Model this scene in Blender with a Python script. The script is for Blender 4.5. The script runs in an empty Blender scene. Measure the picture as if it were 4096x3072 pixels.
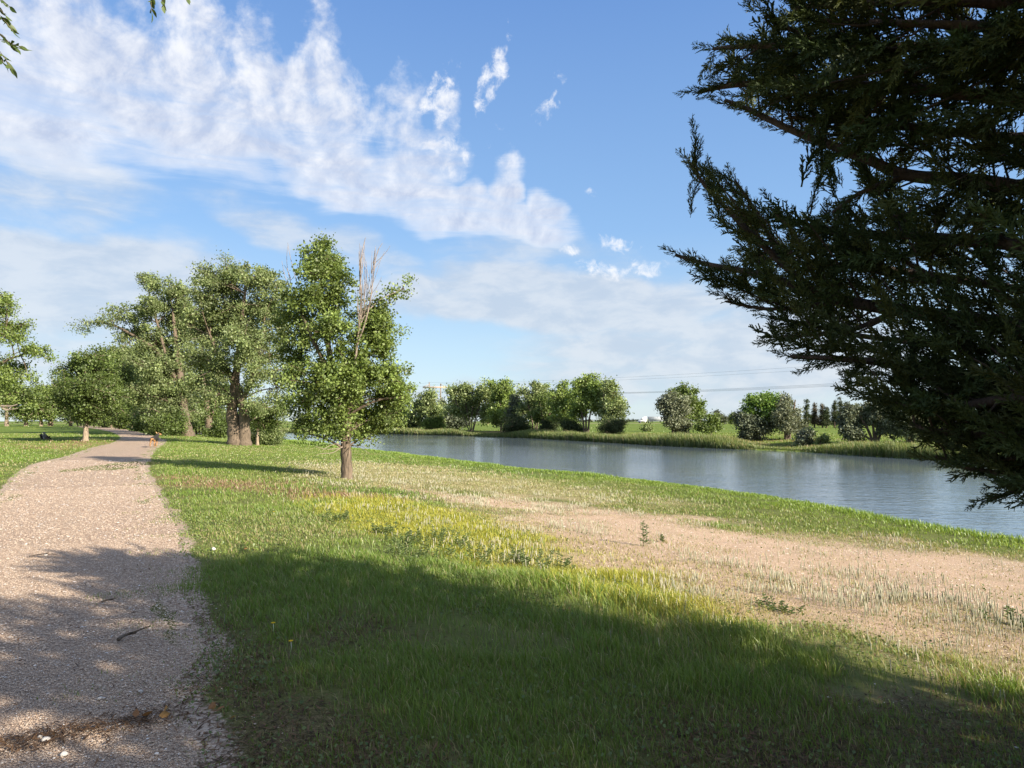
import bpy, math, random
import numpy as np
from mathutils import Vector, Matrix, Euler
R = math.radians
random.seed(7)
rng = np.random.default_rng(11)
SC = bpy.context.scene
COL = SC.collection

# ------------------------------------------------------------------ camera
F = 710.0                      # focal length in pixels of a 1024 px wide frame
EYE = 1.6
PITCH = R(3.0)
CAM = np.array([0.0, 0.0, EYE])
cd = bpy.data.cameras.new('camera')
cd.sensor_width = 36.0
cd.lens = F / 1024.0 * 36.0
cd.clip_start = 0.05
cd.clip_end = 20000.0
cam = bpy.data.objects.new('camera', cd)
cam.location = CAM
cam.rotation_euler = (math.pi / 2 + PITCH, 0, 0)
COL.objects.link(cam)
SC.camera = cam

CP, SP = math.cos(PITCH), math.sin(PITCH)
def ray(X, Y):
    """Direction (y = 1) seen at photo position X, Y (4096 x 3072)."""
    px, py = X / 4.0, Y / 4.0
    u, v = (px - 512) / F, (384 - py) / F
    d = np.array([u, CP - v * SP, SP + v * CP])
    return d / d[1]
def P(X, Y, D):
    """World point at depth y = D in the direction of the photo position."""
    return CAM + ray(X, Y) * D
def at_z(X, Y, z):
    d = ray(X, Y)
    return CAM + d * ((z - EYE) / d[2])
def project(p):
    p = np.asarray(p) - CAM
    f = p[..., 1] * CP + p[..., 2] * SP
    up = -p[..., 1] * SP + p[..., 2] * CP
    f = np.where(np.abs(f) < 1e-6, 1e-6, f)
    return (512 + F * p[..., 0] / f) * 4, (384 - F * up / f) * 4, f

# ------------------------------------------------------------------ helpers
def prop(o, label=None, cat=None, group=None, kind=None):
    if label: o['label'] = label
    if cat: o['category'] = cat
    if group: o['group'] = group
    if kind: o['kind'] = kind
    return o
def empty(name, loc, label=None, cat=None, group=None):
    o = bpy.data.objects.new(name, None)
    o.location = [float(c) for c in loc]
    o.empty_display_size = 0.3
    COL.objects.link(o)
    return prop(o, label, cat, group)
def link(name, me, mat, parent=None):
    o = bpy.data.objects.new(name, me)
    COL.objects.link(o)
    if mat is not None:
        me.materials.append(mat)
    if parent is not None: o.parent = parent
    return o
def mesh(name, V, faces, col=None, smooth=False):
    """faces: list of (n, k) int arrays."""
    me = bpy.data.meshes.new(name)
    V = np.ascontiguousarray(V, dtype=np.float32)
    me.vertices.add(len(V))
    me.vertices.foreach_set('co', V.ravel())
    faces = [np.asarray(f, dtype=np.int32) for f in faces if len(f)]
    lt = np.concatenate([np.full(len(f), f.shape[1], dtype=np.int32) for f in faces])
    li = np.concatenate([f.ravel() for f in faces])
    ls = np.concatenate([[0], np.cumsum(lt)[:-1]]).astype(np.int32)
    me.loops.add(len(li)); me.loops.foreach_set('vertex_index', li)
    me.polygons.add(len(lt))
    me.polygons.foreach_set('loop_start', ls)
    try: me.polygons.foreach_set('loop_total', lt)
    except Exception: pass
    if smooth: me.polygons.foreach_set('use_smooth', np.ones(len(lt), dtype=bool))
    me.update(calc_edges=True)
    if col is not None:
        at = me.color_attributes.new('Col', 'FLOAT_COLOR', 'POINT')
        c = np.ones((len(V), 4), dtype=np.float32); c[:, :3] = col
        at.data.foreach_set('color', c.ravel())
    me.validate()
    return me
class MB:
    """Collects vertices and faces of one mesh."""
    def __init__(s): s.V = []; s.F = []; s.C = []; s.n = 0
    def add(s, V, faces, col=None):
        V = np.asarray(V, dtype=float).reshape(-1, 3)
        for f in faces:
            if len(f): s.F.append(np.asarray(f, dtype=np.int64) + s.n)
        s.V.append(V); s.n += len(V)
        c = np.ones((len(V), 3)) * (np.array([1, 1, 1]) if col is None else np.asarray(col))
        s.C.append(c)
    def build(s, name, mat, parent=None, origin=None, smooth=False, col=True):
        V = np.concatenate(s.V); C = np.concatenate(s.C)
        if origin is not None: V = V - np.asarray(origin)
        byk = {}
        for f in s.F: byk.setdefault(f.shape[1], []).append(f)
        me = mesh(name, V, [np.concatenate(v) for v in byk.values()], C if col else None, smooth)
        return link(name, me, mat, parent)
    def tube(s, pts, rad, n=6, col=None, cap=True):
        pts = np.asarray(pts, dtype=float); m = len(pts)
        rad = np.ones(m) * np.asarray(rad, dtype=float)
        T = np.gradient(pts, axis=0)
        T /= np.linalg.norm(T, axis=1)[:, None] + 1e-12
        ref = np.array([0, 0, 1.0]) if abs(T[0, 2]) < .9 else np.array([1.0, 0, 0])
        N = np.cross(T, ref); N /= np.linalg.norm(N, axis=1)[:, None] + 1e-9
        B = np.cross(T, N)
        a = np.arange(n) * 2 * math.pi / n
        V = pts[:, None] + rad[:, None, None] * (np.cos(a)[None, :, None] * N[:, None] + np.sin(a)[None, :, None] * B[:, None])
        i = np.arange(m - 1)[:, None] * n; j = np.arange(n)[None]; j2 = (j + 1) % n
        q = np.stack([i + j, i + j2, i + n + j2, i + n + j], -1).reshape(-1, 4)
        fs = [q]
        if cap: fs += [np.arange(n)[None, ::-1], (np.arange(n) + (m - 1) * n)[None]]
        s.add(V.reshape(-1, 3), fs, col)
    def box(s, lo, hi, col=None, bev=0.0):
        lo, hi = np.asarray(lo, float), np.asarray(hi, float)
        if bev <= 0:
            V = np.array([[x, y, z] for z in (lo[2], hi[2]) for y in (lo[1], hi[1]) for x in (lo[0], hi[0])])
            s.add(V, [np.array([[0, 2, 3, 1], [4, 5, 7, 6], [0, 1, 5, 4], [1, 3, 7, 5], [3, 2, 6, 7], [2, 0, 4, 6]])], col)
        else:
            import bmesh
            bm = bmesh.new(); bmesh.ops.create_cube(bm, size=1)
            bmesh.ops.scale(bm, vec=Vector(hi - lo), verts=bm.verts)
            bmesh.ops.translate(bm, vec=Vector((lo + hi) / 2), verts=bm.verts)
            bmesh.ops.bevel(bm, geom=bm.edges[:], offset=bev, segments=2, affect='EDGES')
            s.bm(bm, col)
    def bm(s, bm, col=None):
        bm.verts.index_update()
        V = np.array([v.co[:] for v in bm.verts])
        d = {}
        for f in bm.faces: d.setdefault(len(f.verts), []).append([v.index for v in f.verts])
        s.add(V, [np.array(v) for v in d.values()], col); bm.free()

def smooth01(t):
    t = np.clip(t, 0, 1); return t * t * (3 - 2 * t)
def inpoly(x, y, poly):
    poly = np.asarray(poly); x = np.asarray(x); y = np.asarray(y)
    r = np.zeros(x.shape, bool); n = len(poly); j = n - 1
    for i in range(n):
        xi, yi, xj, yj = poly[i, 0], poly[i, 1], poly[j, 0], poly[j, 1]
        c = ((yi > y) != (yj > y)) & (x < (xj - xi) * (y - yi) / (yj - yi + 1e-12) + xi)
        r ^= c; j = i
    return r
def dpoly(x, y, line, closed=False):
    line = np.asarray(line, float)
    segs = list(zip(line[:-1], line[1:])) + ([(line[-1], line[0])] if closed else [])
    best = np.full(np.shape(x), 1e9)
    for a, b in segs:
        d = b - a; L = d @ d + 1e-12
        t = np.clip(((x - a[0]) * d[0] + (y - a[1]) * d[1]) / L, 0, 1)
        best = np.minimum(best, np.hypot(x - a[0] - t * d[0], y - a[1] - t * d[1]))
    return best
_g = rng.random((256, 256))
def vnoise(x, y):
    x = np.asarray(x, float); y = np.asarray(y, float)
    xi = np.floor(x).astype(int); yi = np.floor(y).astype(int)
    fx = smooth01(x - xi); fy = smooth01(y - yi)
    g = lambda a, b: _g[a % 256, b % 256]
    return (g(xi, yi) * (1 - fx) + g(xi + 1, yi) * fx) * (1 - fy) + (g(xi, yi + 1) * (1 - fx) + g(xi + 1, yi + 1) * fx) * fy
def fbm(x, y, o=4):
    r = 0; a = .5; s = 0
    for k in range(o):
        r = r + a * vnoise(x * 2 ** k + 17 * k, y * 2 ** k + 31 * k); s += a; a *= .5
    return r / s
def unit(n):
    v = rng.normal(size=(n, 3)); return v / np.linalg.norm(v, axis=1)[:, None]
def smoothline(pts, n=3):
    pts = np.asarray(pts, float)
    for _ in range(n):
        a = pts[:-1] * .75 + pts[1:] * .25; b = pts[:-1] * .25 + pts[1:] * .75
        pts = np.concatenate([pts[:1], np.stack([a, b], 1).reshape(-1, pts.shape[1]), pts[-1:]])
    return pts

# ------------------------------------------------------------------ materials
class NT:
    def __init__(s, tree): s.t = tree; s.n = tree.nodes; s.l = tree.links
    def node(s, typ, **kw):
        n = s.n.new(typ)
        for k, v in kw.items():
            if k == 'inp':
                for i, val in v.items(): s.put(n, i, val)
            else: setattr(n, k, v)
        return n
    def put(s, n, i, val):
        if isinstance(val, bpy.types.NodeSocket): s.l.new(val, n.inputs[i])
        else:
            sk = n.inputs[i]
            if sk.type == 'RGBA' and len(val) == 3: val = (*val, 1)
            sk.default_value = val
    def m(s, op, a, b=None, c=None, clamp=False):
        n = s.node('ShaderNodeMath', operation=op, use_clamp=clamp)
        for i, v in enumerate((a, b, c)):
            if v is not None: s.put(n, i, v)
        return n.outputs[0]
    def v(s, op, a, b=None, scale=None):
        n = s.node('ShaderNodeVectorMath', operation=op)
        s.put(n, 0, a)
        if b is not None: s.put(n, 1, b)
        if scale is not None: s.put(n, 3, scale)
        return n.outputs['Value'] if op in ('LENGTH', 'DOT_PRODUCT', 'DISTANCE') else n.outputs[0]
    def mix(s, f, a, b, blend='MIX'):
        n = s.node('ShaderNodeMix', data_type='RGBA', blend_type=blend)
        s.put(n, 0, f); s.put(n, 6, a); s.put(n, 7, b)
        return n.outputs[2]
    def rng(s, x, a, b, c=0.0, d=1.0, smooth=True):
        n = s.node('ShaderNodeMapRange', interpolation_type='SMOOTHSTEP' if smooth else 'LINEAR')
        for i, v in enumerate((x, a, b, c, d)): s.put(n, i, v)
        return n.outputs[0]
    def noise(s, vec, scale, detail=4, rough=.55, dist=0.0, out=0):
        n = s.node('ShaderNodeTexNoise')
        if vec is not None: s.put(n, 'Vector', vec)
        s.put(n, 'Scale', float(scale)); s.put(n, 'Detail', float(detail)); s.put(n, 'Roughness', rough); s.put(n, 'Distortion', dist)
        return n.outputs[out]
    def mapping(s, vec, scale=(1, 1, 1), loc=(0, 0, 0), rot=(0, 0, 0), typ='POINT'):
        n = s.node('ShaderNodeMapping', vector_type=typ)
        s.put(n, 'Vector', vec)
        s.put(n, 'Location', loc); s.put(n, 'Rotation', rot); s.put(n, 'Scale', scale)
        return n.outputs[0]
    def ramp(s, f, stops):
        n = s.node('ShaderNodeValToRGB')
        e = n.color_ramp.elements
        while len(e) < len(stops): e.new(.5)
        for k, (p, c) in enumerate(stops):
            e[k].position = p; e[k].color = (*c, 1)
        s.put(n, 0, f); return n.outputs[0]
def material(name):
    m = bpy.data.materials.new(name); m.use_nodes = True
    m.node_tree.nodes.clear()
    t = NT(m.node_tree)
    t.outn = t.node('ShaderNodeOutputMaterial')
    return m, t
def leaf_material(name, trans=.35, gloss=.06, rough=.45, hue=None):
    m, t = material(name)
    c = t.node('ShaderNodeAttribute', attribute_name='Col').outputs['Color']
    d = t.node('ShaderNodeBsdfDiffuse', inp={'Color': c})
    tc = t.mix(1.0, c, (1.15, 1.05, .55), 'MULTIPLY')
    tr = t.node('ShaderNodeBsdfTranslucent', inp={'Color': tc})
    mx = t.node('ShaderNodeMixShader', inp={0: trans, 1: d.outputs[0], 2: tr.outputs[0]})
    g = t.node('ShaderNodeBsdfGlossy', inp={'Color': (1, 1, 1), 'Roughness': rough})
    m2 = t.node('ShaderNodeMixShader', inp={0: gloss, 1: mx.outputs[0], 2: g.outputs[0]})
    t.l.new(m2.outputs[0], t.outn.inputs[0])
    return m
def plain(name, color, rough=.6, metal=0.0, noise=.25, scale=6.0, bump=0.0, attr=False):
    m, t = material(name)
    co = t.node('ShaderNodeTexCoord').outputs['Object']
    n = t.noise(co, scale, 5, .6)
    base = t.node('ShaderNodeAttribute', attribute_name='Col').outputs['Color'] if attr else color
    k = t.rng(n, .3, .7, 1 - noise, 1 + noise)
    cc = t.node('ShaderNodeCombineColor', inp={0: k, 1: k, 2: k}).outputs[0]
    c = t.mix(1.0, base, cc, 'MULTIPLY')
    b = t.node('ShaderNodeBsdfPrincipled', inp={'Base Color': c, 'Roughness': rough, 'Metallic': metal})
    if bump:
        bn = t.node('ShaderNodeBump', inp={'Height': n, 'Strength': bump, 'Distance': .05})
        t.l.new(bn.outputs[0], b.inputs['Normal'])
    t.l.new(b.outputs[0], t.outn.inputs[0])
    return m
def bark_material(name, c1, c2, sx=18.0, sz=3.0):
    m, t = material(name)
    co = t.node('ShaderNodeTexCoord').outputs['Object']
    v = t.mapping(co, (sx, sx, sz))
    n = t.noise(v, 1.0, 6, .65, .6)
    n2 = t.noise(co, 1.3, 3)
    c = t.ramp(n, [(.33, c1), (.62, c2)])
    c = t.mix(t.rng(n2, .35, .7, 0, .35), c, tuple(x * .6 for x in c2))
    b = t.node('ShaderNodeBsdfPrincipled', inp={'Base Color': c, 'Roughness': .9})
    bn = t.node('ShaderNodeBump', inp={'Height': n, 'Strength': .9, 'Distance': .04})
    t.l.new(bn.outputs[0], b.inputs['Normal'])
    t.l.new(b.outputs[0], t.outn.inputs[0])
    return m
# ------------------------------------------------------------------ land, path and water plans
W = -0.9                                            # water level; the path lies at 0
near_px = [(4096, 2185), (3700, 2118), (3200, 2018), (2900, 1972), (2500, 1920), (2100, 1882), (1900, 1858), (1700, 1832),
           (1560, 1812), (1450, 1800), (1250, 1782), (1150, 1768), (1060, 1756), (900, 1745), (760, 1739)]
far_px = [(740, 1732), (900, 1727), (1100, 1729), (1300, 1732), (1420, 1735), (1640, 1738), (1900, 1744), (2130, 1753), (2400, 1768), (2700, 1786),
          (3000, 1799), (3200, 1806), (3500, 1826), (3800, 1843), (4096, 1862)]
NEAR = np.array([at_z(x, y, W)[:2] for x, y in near_px])
FAR = np.array([at_z(x, y, W)[:2] for x, y in far_px])
NEAR = np.concatenate([[(90, -38), (40, -8), (22, 5.5), (14.5, 11.4)], NEAR])
FAR = np.concatenate([FAR, [(38, 39), (52, 34), (80, 22), (125, 2)]])
NEAR = smoothline(NEAR, 2); FAR = smoothline(FAR, 2)
POND = np.concatenate([NEAR, FAR])
pr_px = [(800, 3040), (785, 2930), (705, 2850), (690, 2790), (735, 2690), (825, 2620), (805, 2560), (750, 2430), (705, 2345), (762, 2295), (705, 2200), (722, 2130), (665, 2050), (610, 1950), (575, 1880), (579, 1854), (592, 1822), (622, 1789), (665, 1768), (649, 1752),
         (601, 1737), (538, 1724), (475, 1712.5), (411, 1707), (348, 1703.5)]
pl_px = [(0, 2010), (73, 1892), (165, 1849), (285, 1825), (370, 1790), (480, 1768), (475, 1740), (437, 1726), (380, 1715), (330, 1709.5), (290, 1706)]
PR = np.array([at_z(x, y, 0)[:2] for x, y in pr_px])
PL = np.array([at_z(x, y, 0)[:2] for x, y in pl_px])
PR = np.concatenate([[(2.2, -9), (.6, -4), (-.6, 0), (-1.1, 2.4)], PR])
PL = np.concatenate([[(-1.6, -9), (-2.9, -4), (-4.0, 0), (-5.3, 4), (-7.4, 8.5)], PL])
PR = smoothline(PR, 2); PL = smoothline(PL, 2)
PATH = np.concatenate([PR, PL[::-1]])

def ground(x, y):
    x = np.asarray(x, float); y = np.asarray(y, float)
    sh = x.shape; x = x.ravel(); y = y.ravel()
    w = inpoly(x, y, POND)
    dn = dpoly(x, y, NEAR); df = dpoly(x, y, FAR)
    dp = dpoly(x, y, PR)
    ip = inpoly(x, y, PATH)
    # which shore: land right of the path but on this side of the pond
    far = (df < dn)
    dpl = dpoly(x, y, PL)
    left = (dpl < dp) & ~ip & (y < 260)
    t = dp / (dp + dn + 1e-6)
    z = (W + .10) * smooth01(t * 1.05)
    z = np.where(far, W + .14 + .62 * smooth01(df / 9.0), z)
    z = np.where(left | ip, 0.0, z)
    und = (fbm(x * .35, y * .35, 3) - .5) * .10 * smooth01((np.minimum(dp, dpl)) / 3.0) * np.where(far, 1.6, 1)
    z = z + np.where(ip, 0, und) * smooth01(np.minimum(dn, df) / 2.5)
    z = np.where(w, W - .05 - .9 * smooth01(np.minimum(dn, df) / 5.0), z)
    d = np.hypot(x, y)
    z = z + np.where(far & ~w, .32 * smooth01((d - 170) / 240), 0)
    return z.reshape(sh)
def on_ground(X, Y):
    """Where the view through a photo position meets the land."""
    d = ray(X, Y); t = 1.0
    z = 0.0
    for _ in range(40):
        t = (z - EYE) / d[2] if d[2] < 0 else 3000.0
        t = min(max(t, .5), 3000.0)
        p = CAM + d * t
        z = .5 * z + .5 * float(ground(p[0], p[1]))
    return CAM + d * t
def gpoly(px): return np.array([on_ground(x, y)[:2] for x, y in px])

YEL = [gpoly([(1290, 1975), (1560, 1995), (1850, 2040), (2150, 2105), (2500, 2215), (3050, 2380), (3000, 2510), (2550, 2450), (2200, 2350), (1950, 2270), (1700, 2180), (1450, 2110), (1330, 2060)])]
SAND = gpoly([(1560, 1950), (1750, 1962), (2050, 1990), (2300, 2020), (3000, 2110), (3600, 2190), (4096, 2240), (4500, 2290), (5000, 2900), (4096, 2690), (3700, 2620), (3300, 2540),
              (2950, 2420), (2500, 2255), (2150, 2130), (1950, 2060), (1700, 1995)])
BARE = gpoly([(2150, 2050), (2350, 2050), (3000, 2130), (3600, 2205), (4096, 2250), (4400, 2300), (4600, 2560), (4096, 2500), (3500, 2350), (2800, 2215), (2400, 2135)])
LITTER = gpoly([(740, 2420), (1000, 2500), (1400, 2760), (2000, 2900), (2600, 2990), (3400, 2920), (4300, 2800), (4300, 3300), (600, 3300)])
RUST = [gpoly([(640, 1905), (900, 1915), (1300, 1960), (1480, 1995), (1250, 1990), (1000, 1970), (760, 1950)]), gpoly([(130, 1790), (330, 1755), (400, 1768), (250, 1800)])]
DRY = gpoly([(1230, 1850), (1500, 1850), (1800, 1870), (2200, 1930), (2700, 2020), (2300, 2010), (1800, 1960), (1450, 1945), (1180, 1880)])
def soft(x, y, poly, w):
    """1 well inside, 0 well outside, with a ragged border w metres wide."""
    d = dpoly(x, y, poly, True); s = np.where(inpoly(x, y, poly), d, -d)
    n = (fbm(x * .9, y * .9, 4) - .5) * 3.0 * w
    return smooth01((s + n) / w * .5 + .5)

def zones(x, y):
    return dict(sand=soft(x, y, SAND, 1.7), bare=soft(x, y, BARE, 1.1), yel=soft(x, y, YEL[0], .6), lit=soft(x, y, LITTER, .7),
                rust=np.maximum(soft(x, y, RUST[0], 1.0), soft(x, y, RUST[1], 3.0)), dry=soft(x, y, DRY, 1.5))

# ------------------------------------------------------------------ ground sheet
def build_ground():
    fine = np.linspace(R(-52), R(52), 620)
    rest = np.linspace(R(52), R(308), 140)[1:-1]
    A = np.concatenate([fine, rest])
    rad = np.concatenate([[.4], np.geomspace(1.0, 420, 330), np.geomspace(430, 9000, 40)])
    a, r = np.meshgrid(A, rad)
    x = r * np.sin(a); y = r * np.cos(a)
    z = ground(x, y)
    nA = len(A); nr = len(rad)
    V = np.stack([x, y, z], -1).reshape(-1, 3)
    V = np.concatenate([V, [[0, 0, float(ground(0., 0.))]]])
    i = np.arange(nr - 1)[:, None] * nA; j = np.arange(nA)[None]; j2 = (j + 1) % nA
    q = np.stack([i + j, i + nA + j, i + nA + j2, i + j2], -1).reshape(-1, 4)
    c = len(V) - 1
    tri = np.stack([np.full(nA, c), np.arange(nA), (np.arange(nA) + 1) % nA], -1)
    xx, yy = V[:, 0], V[:, 1]
    zn = zones(xx, yy)
    me = mesh('ground', V, [q, tri], None, True)
    def att(nm, r_, g_, b_):
        at = me.color_attributes.new(nm, 'FLOAT_COLOR', 'POINT')
        cc = np.stack([r_, g_, b_, np.ones(len(V))], -1).astype(np.float32); at.data.foreach_set('color', cc.ravel())
    wet = smooth01(1 - dpoly(xx, yy, POND, True) / .8)
    fb = (dpoly(xx, yy, FAR) < dpoly(xx, yy, NEAR)) * smooth01(1 - np.abs(dpoly(xx, yy, FAR) - 5) / 7.0) * smooth01((fbm(xx * .12 + 5, yy * .12, 3) - .42) * 8)
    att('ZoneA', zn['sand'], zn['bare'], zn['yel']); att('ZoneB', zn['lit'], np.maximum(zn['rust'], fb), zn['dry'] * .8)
    pd_ = np.minimum(dpoly(xx, yy, PR), dpoly(xx, yy, PL)); gr = smooth01(1 - (pd_ - .05) / (.06 + .32 * fbm(xx * 1.7, yy * 1.7, 3))) * (np.hypot(xx, yy) < 70)
    att('ZoneC', gr, gr, gr)
    m, t = material('soil and turf')
    co = t.node('ShaderNodeNewGeometry').outputs['Position']
    za = t.node('ShaderNodeSeparateColor', inp={0: t.node('ShaderNodeAttribute', attribute_name='ZoneA').outputs['Color']})
    zb = t.node('ShaderNodeSeparateColor', inp={0: t.node('ShaderNodeAttribute', attribute_name='ZoneB').outputs['Color']})
    big = t.noise(co, .06, 4); mid = t.noise(co, .8, 5, .6); fin = t.noise(co, 22, 4, .7); grit = t.noise(co, 90, 3, .7)
    grass = t.ramp(mid, [(.3, (.085, .125, .022)), (.7, (.17, .225, .04))])
    strip = t.noise(t.mapping(co, (.02, .11, 1), rot=(0, 0, .15)), 1.0, 4)
    grass = t.mix(t.rng(strip, .42, .62, 0, .55), grass, (.09, .145, .025))
    grass = t.mix(t.rng(big, .45, .7, 0, .5), grass, (.20, .23, .05))
    near = t.rng(t.v('LENGTH', co), 14.0, 55.0)
    soil = t.ramp(fin, [(.3, (.07, .055, .03)), (.7, (.16, .125, .07))])
    base = t.mix(near, t.mix(.45, grass, soil), grass)
    sand = t.ramp(grit, [(.30, (.15, .105, .07)), (.46, (.44, .305, .205)), (.58, (.52, .375, .265)), (.72, (.68, .54, .41))])
    sand = t.mix(t.rng(mid, .4, .7, 0, .35), sand, (.30, .24, .14))
    dryc = t.ramp(fin, [(.3, (.22, .19, .08)), (.7, (.40, .34, .18))])
    yel = t.ramp(fin, [(.3, (.20, .20, .03)), (.7, (.36, .33, .06))])
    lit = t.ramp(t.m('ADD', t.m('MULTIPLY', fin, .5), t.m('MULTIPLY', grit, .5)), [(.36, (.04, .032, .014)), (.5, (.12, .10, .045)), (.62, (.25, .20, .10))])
    rust = t.ramp(fin, [(.3, (.15, .09, .05)), (.7, (.30, .19, .11))])
    c = t.mix(zb.outputs[2], base, dryc)
    c = t.mix(za.outputs[2], c, yel)
    c = t.mix(za.outputs[0], c, sand)
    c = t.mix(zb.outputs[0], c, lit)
    c = t.mix(t.m('MULTIPLY', zb.outputs[1], .75), c, rust)
    zc = t.node('ShaderNodeSeparateColor', inp={0: t.node('ShaderNodeAttribute', attribute_name='ZoneC').outputs['Color']}).outputs[0]
    pebs = t.node('ShaderNodeTexVoronoi', inp={'Vector': co, 'Scale': 60.0})
    pt = t.node('ShaderNodeSeparateColor', inp={0: pebs.outputs['Color']}).outputs[0]
    c = t.mix(t.m('MULTIPLY', t.rng(t.m('ADD', zc, t.m('MULTIPLY', t.m('SUBTRACT', fin, .5), 1.4)), .30, .75), t.rng(zc, .02, .2)), c, t.ramp(pt, [(0, (.16, .11, .075)), (.5, (.38, .28, .21)), (1, (.6, .5, .41))]))
    b = t.node('ShaderNodeBsdfPrincipled', inp={'Base Color': c, 'Roughness': .95, 'Specular IOR Level': .1})
    h = t.m('ADD', t.m('MULTIPLY', fin, .6), t.m('MULTIPLY', grit, .4))
    bn = t.node('ShaderNodeBump', inp={'Height': h, 'Strength': .8, 'Distance': .03})
    t.l.new(bn.outputs[0], b.inputs['Normal']); t.l.new(b.outputs[0], t.outn.inputs[0])
    prop(link('ground', me, m), kind='structure')
build_ground()

# ------------------------------------------------------------------ gravel path
def resample(line, n):
    line = np.asarray(line); s = np.concatenate([[0], np.cumsum(np.linalg.norm(np.diff(line, axis=0), axis=1))])
    u = np.linspace(0, 1, n) ** 1.6 * s[-1]
    return np.stack([np.interp(u, s, line[:, k]) for k in range(line.shape[1])], -1)
PUD = on_ground(548, 1857)[:2]
def build_path():
    n = 700
    r = resample(PR, n); l = resample(PL, n)
    s = np.linalg.norm(r, axis=1)
    wob = lambda q, sd: ((fbm(q[:, 0] * 1.1 + sd, q[:, 1] * 1.1, 2) - .5) * .75 + (fbm(q[:, 0] * 3.5 + sd, q[:, 1] * 3.5, 3) - .5) * .30) * np.clip(np.linalg.norm(q, axis=1) / 10, .75, 1.6)
    dirv = (r - l) / np.linalg.norm(r - l, axis=1)[:, None]
    r = r + dirv * wob(r, 3.)[:, None]; l = l - dirv * wob(l, 9.)[:, None]
    k = 24
    u = np.linspace(0, 1, k)
    XY = l[:, None] * (1 - u)[None, :, None] + r[:, None] * u[None, :, None]
    z = ground(XY[..., 0], XY[..., 1])
    crown = .004 + .006 * np.sin(u * math.pi)[None] * np.ones((n, 1))
    rut = -.005 * (np.exp(-((u - .27) / .09) ** 2) + np.exp(-((u - .73) / .09) ** 2))[None]
    dent = -.05 * np.exp(-(np.hypot(XY[..., 0] - PUD[0], (XY[..., 1] - PUD[1]) * .35) / .9) ** 2)
    z = np.maximum(z, 0) + crown + rut + dent
    z[:, 0] -= .012; z[:, -1] -= .012
    V = np.concatenate([XY, z[..., None]], -1).reshape(-1, 3)
    i = np.arange(n - 1)[:, None] * k; j = np.arange(k - 1)[None]
    q = np.stack([i + j, i + j + 1, i + k + j + 1, i + k + j], -1).reshape(-1, 4)
    me = mesh('path', V, [q], None, True)
    at = me.color_attributes.new('Lane', 'FLOAT_COLOR', 'POINT')
    lane = np.tile((np.exp(-((u - .27) / .11) ** 2) + np.exp(-((u - .73) / .11) ** 2))[None], (n, 1)).ravel()
    pd = np.exp(-(np.hypot(V[:, 0] - PUD[0], (V[:, 1] - PUD[1]) * .33) / 1.05) ** 4)
    cc = np.stack([lane, pd, lane * 0, lane * 0 + 1], -1).astype(np.float32); at.data.foreach_set('color', cc.ravel())
    m, t = material('pinkish gravel')
    co = t.node('ShaderNodeNewGeometry').outputs['Position']
    a = t.node('ShaderNodeSeparateColor', inp={0: t.node('ShaderNodeAttribute', attribute_name='Lane').outputs['Color']})
    vo = t.node('ShaderNodeTexVoronoi', inp={'Vector': co, 'Scale': 80.0, 'Randomness': 1.0})
    tone = t.node('ShaderNodeSeparateColor', inp={0: vo.outputs['Color']}).outputs[0]
    stone = t.ramp(tone, [(0, (.27, .18, .12)), (.35, (.49, .36, .255)), (.7, (.62, .48, .36)), (1, (.82, .73, .61))])
    fin = t.noise(co, 160, 3, .7); mid = t.noise(co, .9, 4); big = t.noise(co, .25, 3)
    dust = t.ramp(fin, [(.3, (.36, .26, .195)), (.7, (.55, .42, .33))])
    c = t.mix(t.rng(vo.outputs['Distance'], .25, .55, 0, .75), stone, t.mix(.6, dust, (.18, .12, .085)))
    c = t.mix(t.rng(mid, .4, .7, 0, .22), c, dust)
    c = t.mix(t.m('MULTIPLY', a.outputs[0], .3), c, (.46, .34, .265))
    c = t.mix(t.rng(big, .5, .75, 0, .3), c, (.42, .29, .215))
    c = t.mix(a.outputs[1], c, (.20, .12, .085))
    b = t.node('ShaderNodeBsdfPrincipled', inp={'Base Color': c, 'Roughness': .92, 'Specular IOR Level': .15})
    hgt = t.m('SUBTRACT', t.m('MULTIPLY', fin, .3), vo.outputs['Distance'])
    bn = t.node('ShaderNodeBump', inp={'Height': hgt, 'Strength': .9, 'Distance': .02})
    t.l.new(bn.outputs[0], b.inputs['Normal']); t.l.new(b.outputs[0], t.outn.inputs[0])
    prop(link('path', me, m), kind='structure')
    # puddle at the right edge of the path
    a_ = np.linspace(0, 2 * math.pi, 64, endpoint=False)
    rr = 1 + .18 * np.sin(3 * a_ + 1) + .1 * np.sin(7 * a_)
    px = PUD[0] + .62 * rr * np.cos(a_); py = PUD[1] + 1.5 * rr * np.sin(a_)
    zz = .012
    V = np.concatenate([[[PUD[0], PUD[1], zz]], np.stack([px, py, np.full(64, zz)], -1)])
    tri = np.stack([np.zeros(64, int), 1 + np.arange(64), 1 + (np.arange(64) + 1) % 64], -1)
    m, t = material('still muddy water')
    b = t.node('ShaderNodeBsdfPrincipled', inp={'Base Color': (.05, .035, .022), 'Roughness': .04, 'IOR': 1.33})
    t.l.new(b.outputs[0], t.outn.inputs[0])
    prop(link('puddle', mesh('puddle', V, [tri]), m), kind='structure')
build_path()

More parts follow.
